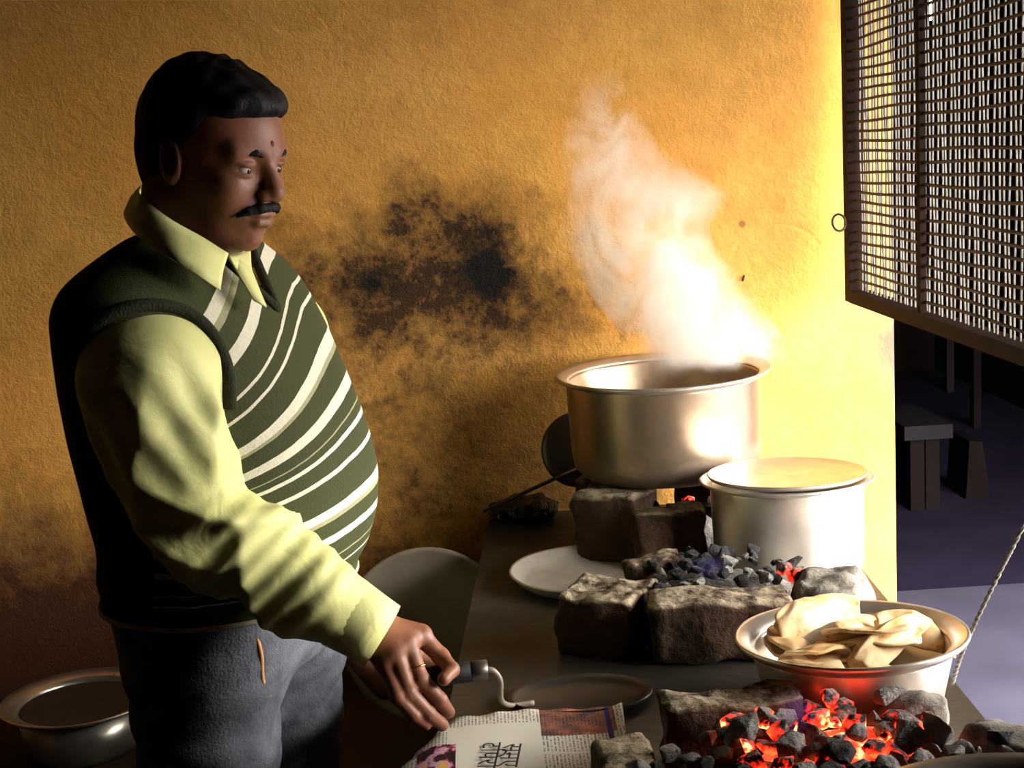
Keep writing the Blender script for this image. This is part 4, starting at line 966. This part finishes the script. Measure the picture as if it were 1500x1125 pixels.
# ------------------------------------------------------------------ steam over the large pot
SY = 2.375
srows = [(536, 1030, 120), (500, 1035, 112), (450, 1000, 118), (390, 955, 118), (335, 935, 118), (290, 950, 122), (245, 915, 92), (200, 890, 66), (150, 880, 46), (95, 876, 26)]
zz, xx, rr = [], [], []
for py, pcx, hwp in srows:
    a = atY(pcx, py, SY); b = atY(pcx + hwp, py, SY); zz.append(a.z); xx.append(a.x); rr.append(b.x - a.x)
z0, z1 = zz[0], zz[-1]
bm = bmesh.new(); rings = []
for z in np.linspace(z0, z1, 40):
    cx = np.interp(z, zz, xx); r = np.interp(z, zz, rr) * 1.0; ry = min(r, .14)
    rings.append([bm.verts.new((cx + r * math.cos(t), SY + ry * math.sin(t), z)) for t in np.linspace(0, 2 * math.pi, 29)[:-1]])
for a, b in zip(rings, rings[1:]):
    for j in range(28): bm.faces.new((a[j], a[(j + 1) % 28], b[(j + 1) % 28], b[j]))
bm.faces.new(rings[0][::-1]); bm.faces.new(rings[-1])
sm = bpy.data.materials.new('steam'); sm.use_nodes = True; sm.node_tree.nodes.clear()
k = NT.__new__(NT); k.m = sm; k.t = sm.node_tree; k._co = None
out = k.n('ShaderNodeOutputMaterial'); vs_ = k.n('ShaderNodeVolumePrincipled'); k.t.links.new(vs_.outputs[0], out.inputs['Volume'])
x, y, z = k.sep()
zn = k.math('DIVIDE', k.math('SUBTRACT', z, z0), z1 - z0)
tab = k.ramp(zn, [((a - z0) / (z1 - z0), (b, c, 0)) for a, b, c in zip(zz, xx, rr)])
tr_ = k.n('ShaderNodeSeparateColor'); k.put(tr_.inputs[0], tab)
wob = k.math('MULTIPLY', k.math('SUBTRACT', k.noise(7, 3, .55), .5), .16)
dx = k.math('DIVIDE', k.math('ADD', k.math('SUBTRACT', x, tr_.outputs[0]), wob), tr_.outputs[1]); dy = k.math('DIVIDE', k.math('SUBTRACT', y, SY), k.math('MINIMUM', tr_.outputs[1], .14))
d = k.math('SQRT', k.math('ADD', k.math('MULTIPLY', dx, dx), k.math('MULTIPLY', dy, dy)))
core = k.math('SUBTRACT', 1.0, d, clamp=True)
wisp = k.ramp(k.noise(9, 5, .6, dist=1.4, v=k.vec((1, 1, .75))), [(.42, 0), (.68, 1)])
fade = k.ramp(zn, [(0, 0), (.05, 1.0), (.2, .8), (.6, .58), (.85, .36), (1, 0)])
den = k.math('MULTIPLY', k.math('MULTIPLY', k.math('POWER', core, .8), wisp), k.math('MULTIPLY', fade, 55.0))
k.put(vs_.inputs['Density'], den); vs_.inputs['Color'].default_value = (1, .985, .93, 1); vs_.inputs['Anisotropy'].default_value = 0.0
o = bm_obj('steam', bm, sm); o['kind'] = 'stuff'; tag(o, 'white steam plume rising from the large pot', 'steam')

# small blue gas flames licking over the coals
fm = bpy.data.materials.new('blue_flame'); fm.use_nodes = True; fm.node_tree.nodes.clear()
k = NT.__new__(NT); k.m = fm; k.t = fm.node_tree; k._co = None
out = k.n('ShaderNodeOutputMaterial'); em = k.n('ShaderNodeVolumePrincipled'); k.t.links.new(em.outputs[0], out.inputs['Volume'])
em.inputs['Density'].default_value = 0.0; em.inputs['Emission Color'].default_value = (.28, .16, 1, 1)
ln_ = k.n('ShaderNodeVectorMath', operation='LENGTH'); k.put(ln_.inputs[0], k.co())
k.put(em.inputs['Emission Strength'], k.math('MULTIPLY', k.math('MULTIPLY', k.math('SUBTRACT', 1.0, ln_.outputs['Value'], clamp=True), k.ramp(k.noise(2.2, 3, .6), [(.4, 0), (.65, 1)])), 11.0))
for (px, py, zc, sx, sz, lb_) in [(1166, 1042, .972, .020, .026, 'faint blue flame over the front coals'), (1040, 828, .985, .028, .018, 'faint blue flame over the middle hearth coals')]:
    bm = bmesh.new(); bmesh.ops.create_icosphere(bm, subdivisions=3, radius=1)
    for v_ in bm.verts: v_.co.x *= 1 - .35 * v_.co.z; v_.co.y *= 1 - .35 * v_.co.z
    o = bm_obj('gas_flame', bm, fm, None, True); o.location = atZ(px, py, zc); o.scale = (sx, .014, sz); tag(o, lb_, 'flame')
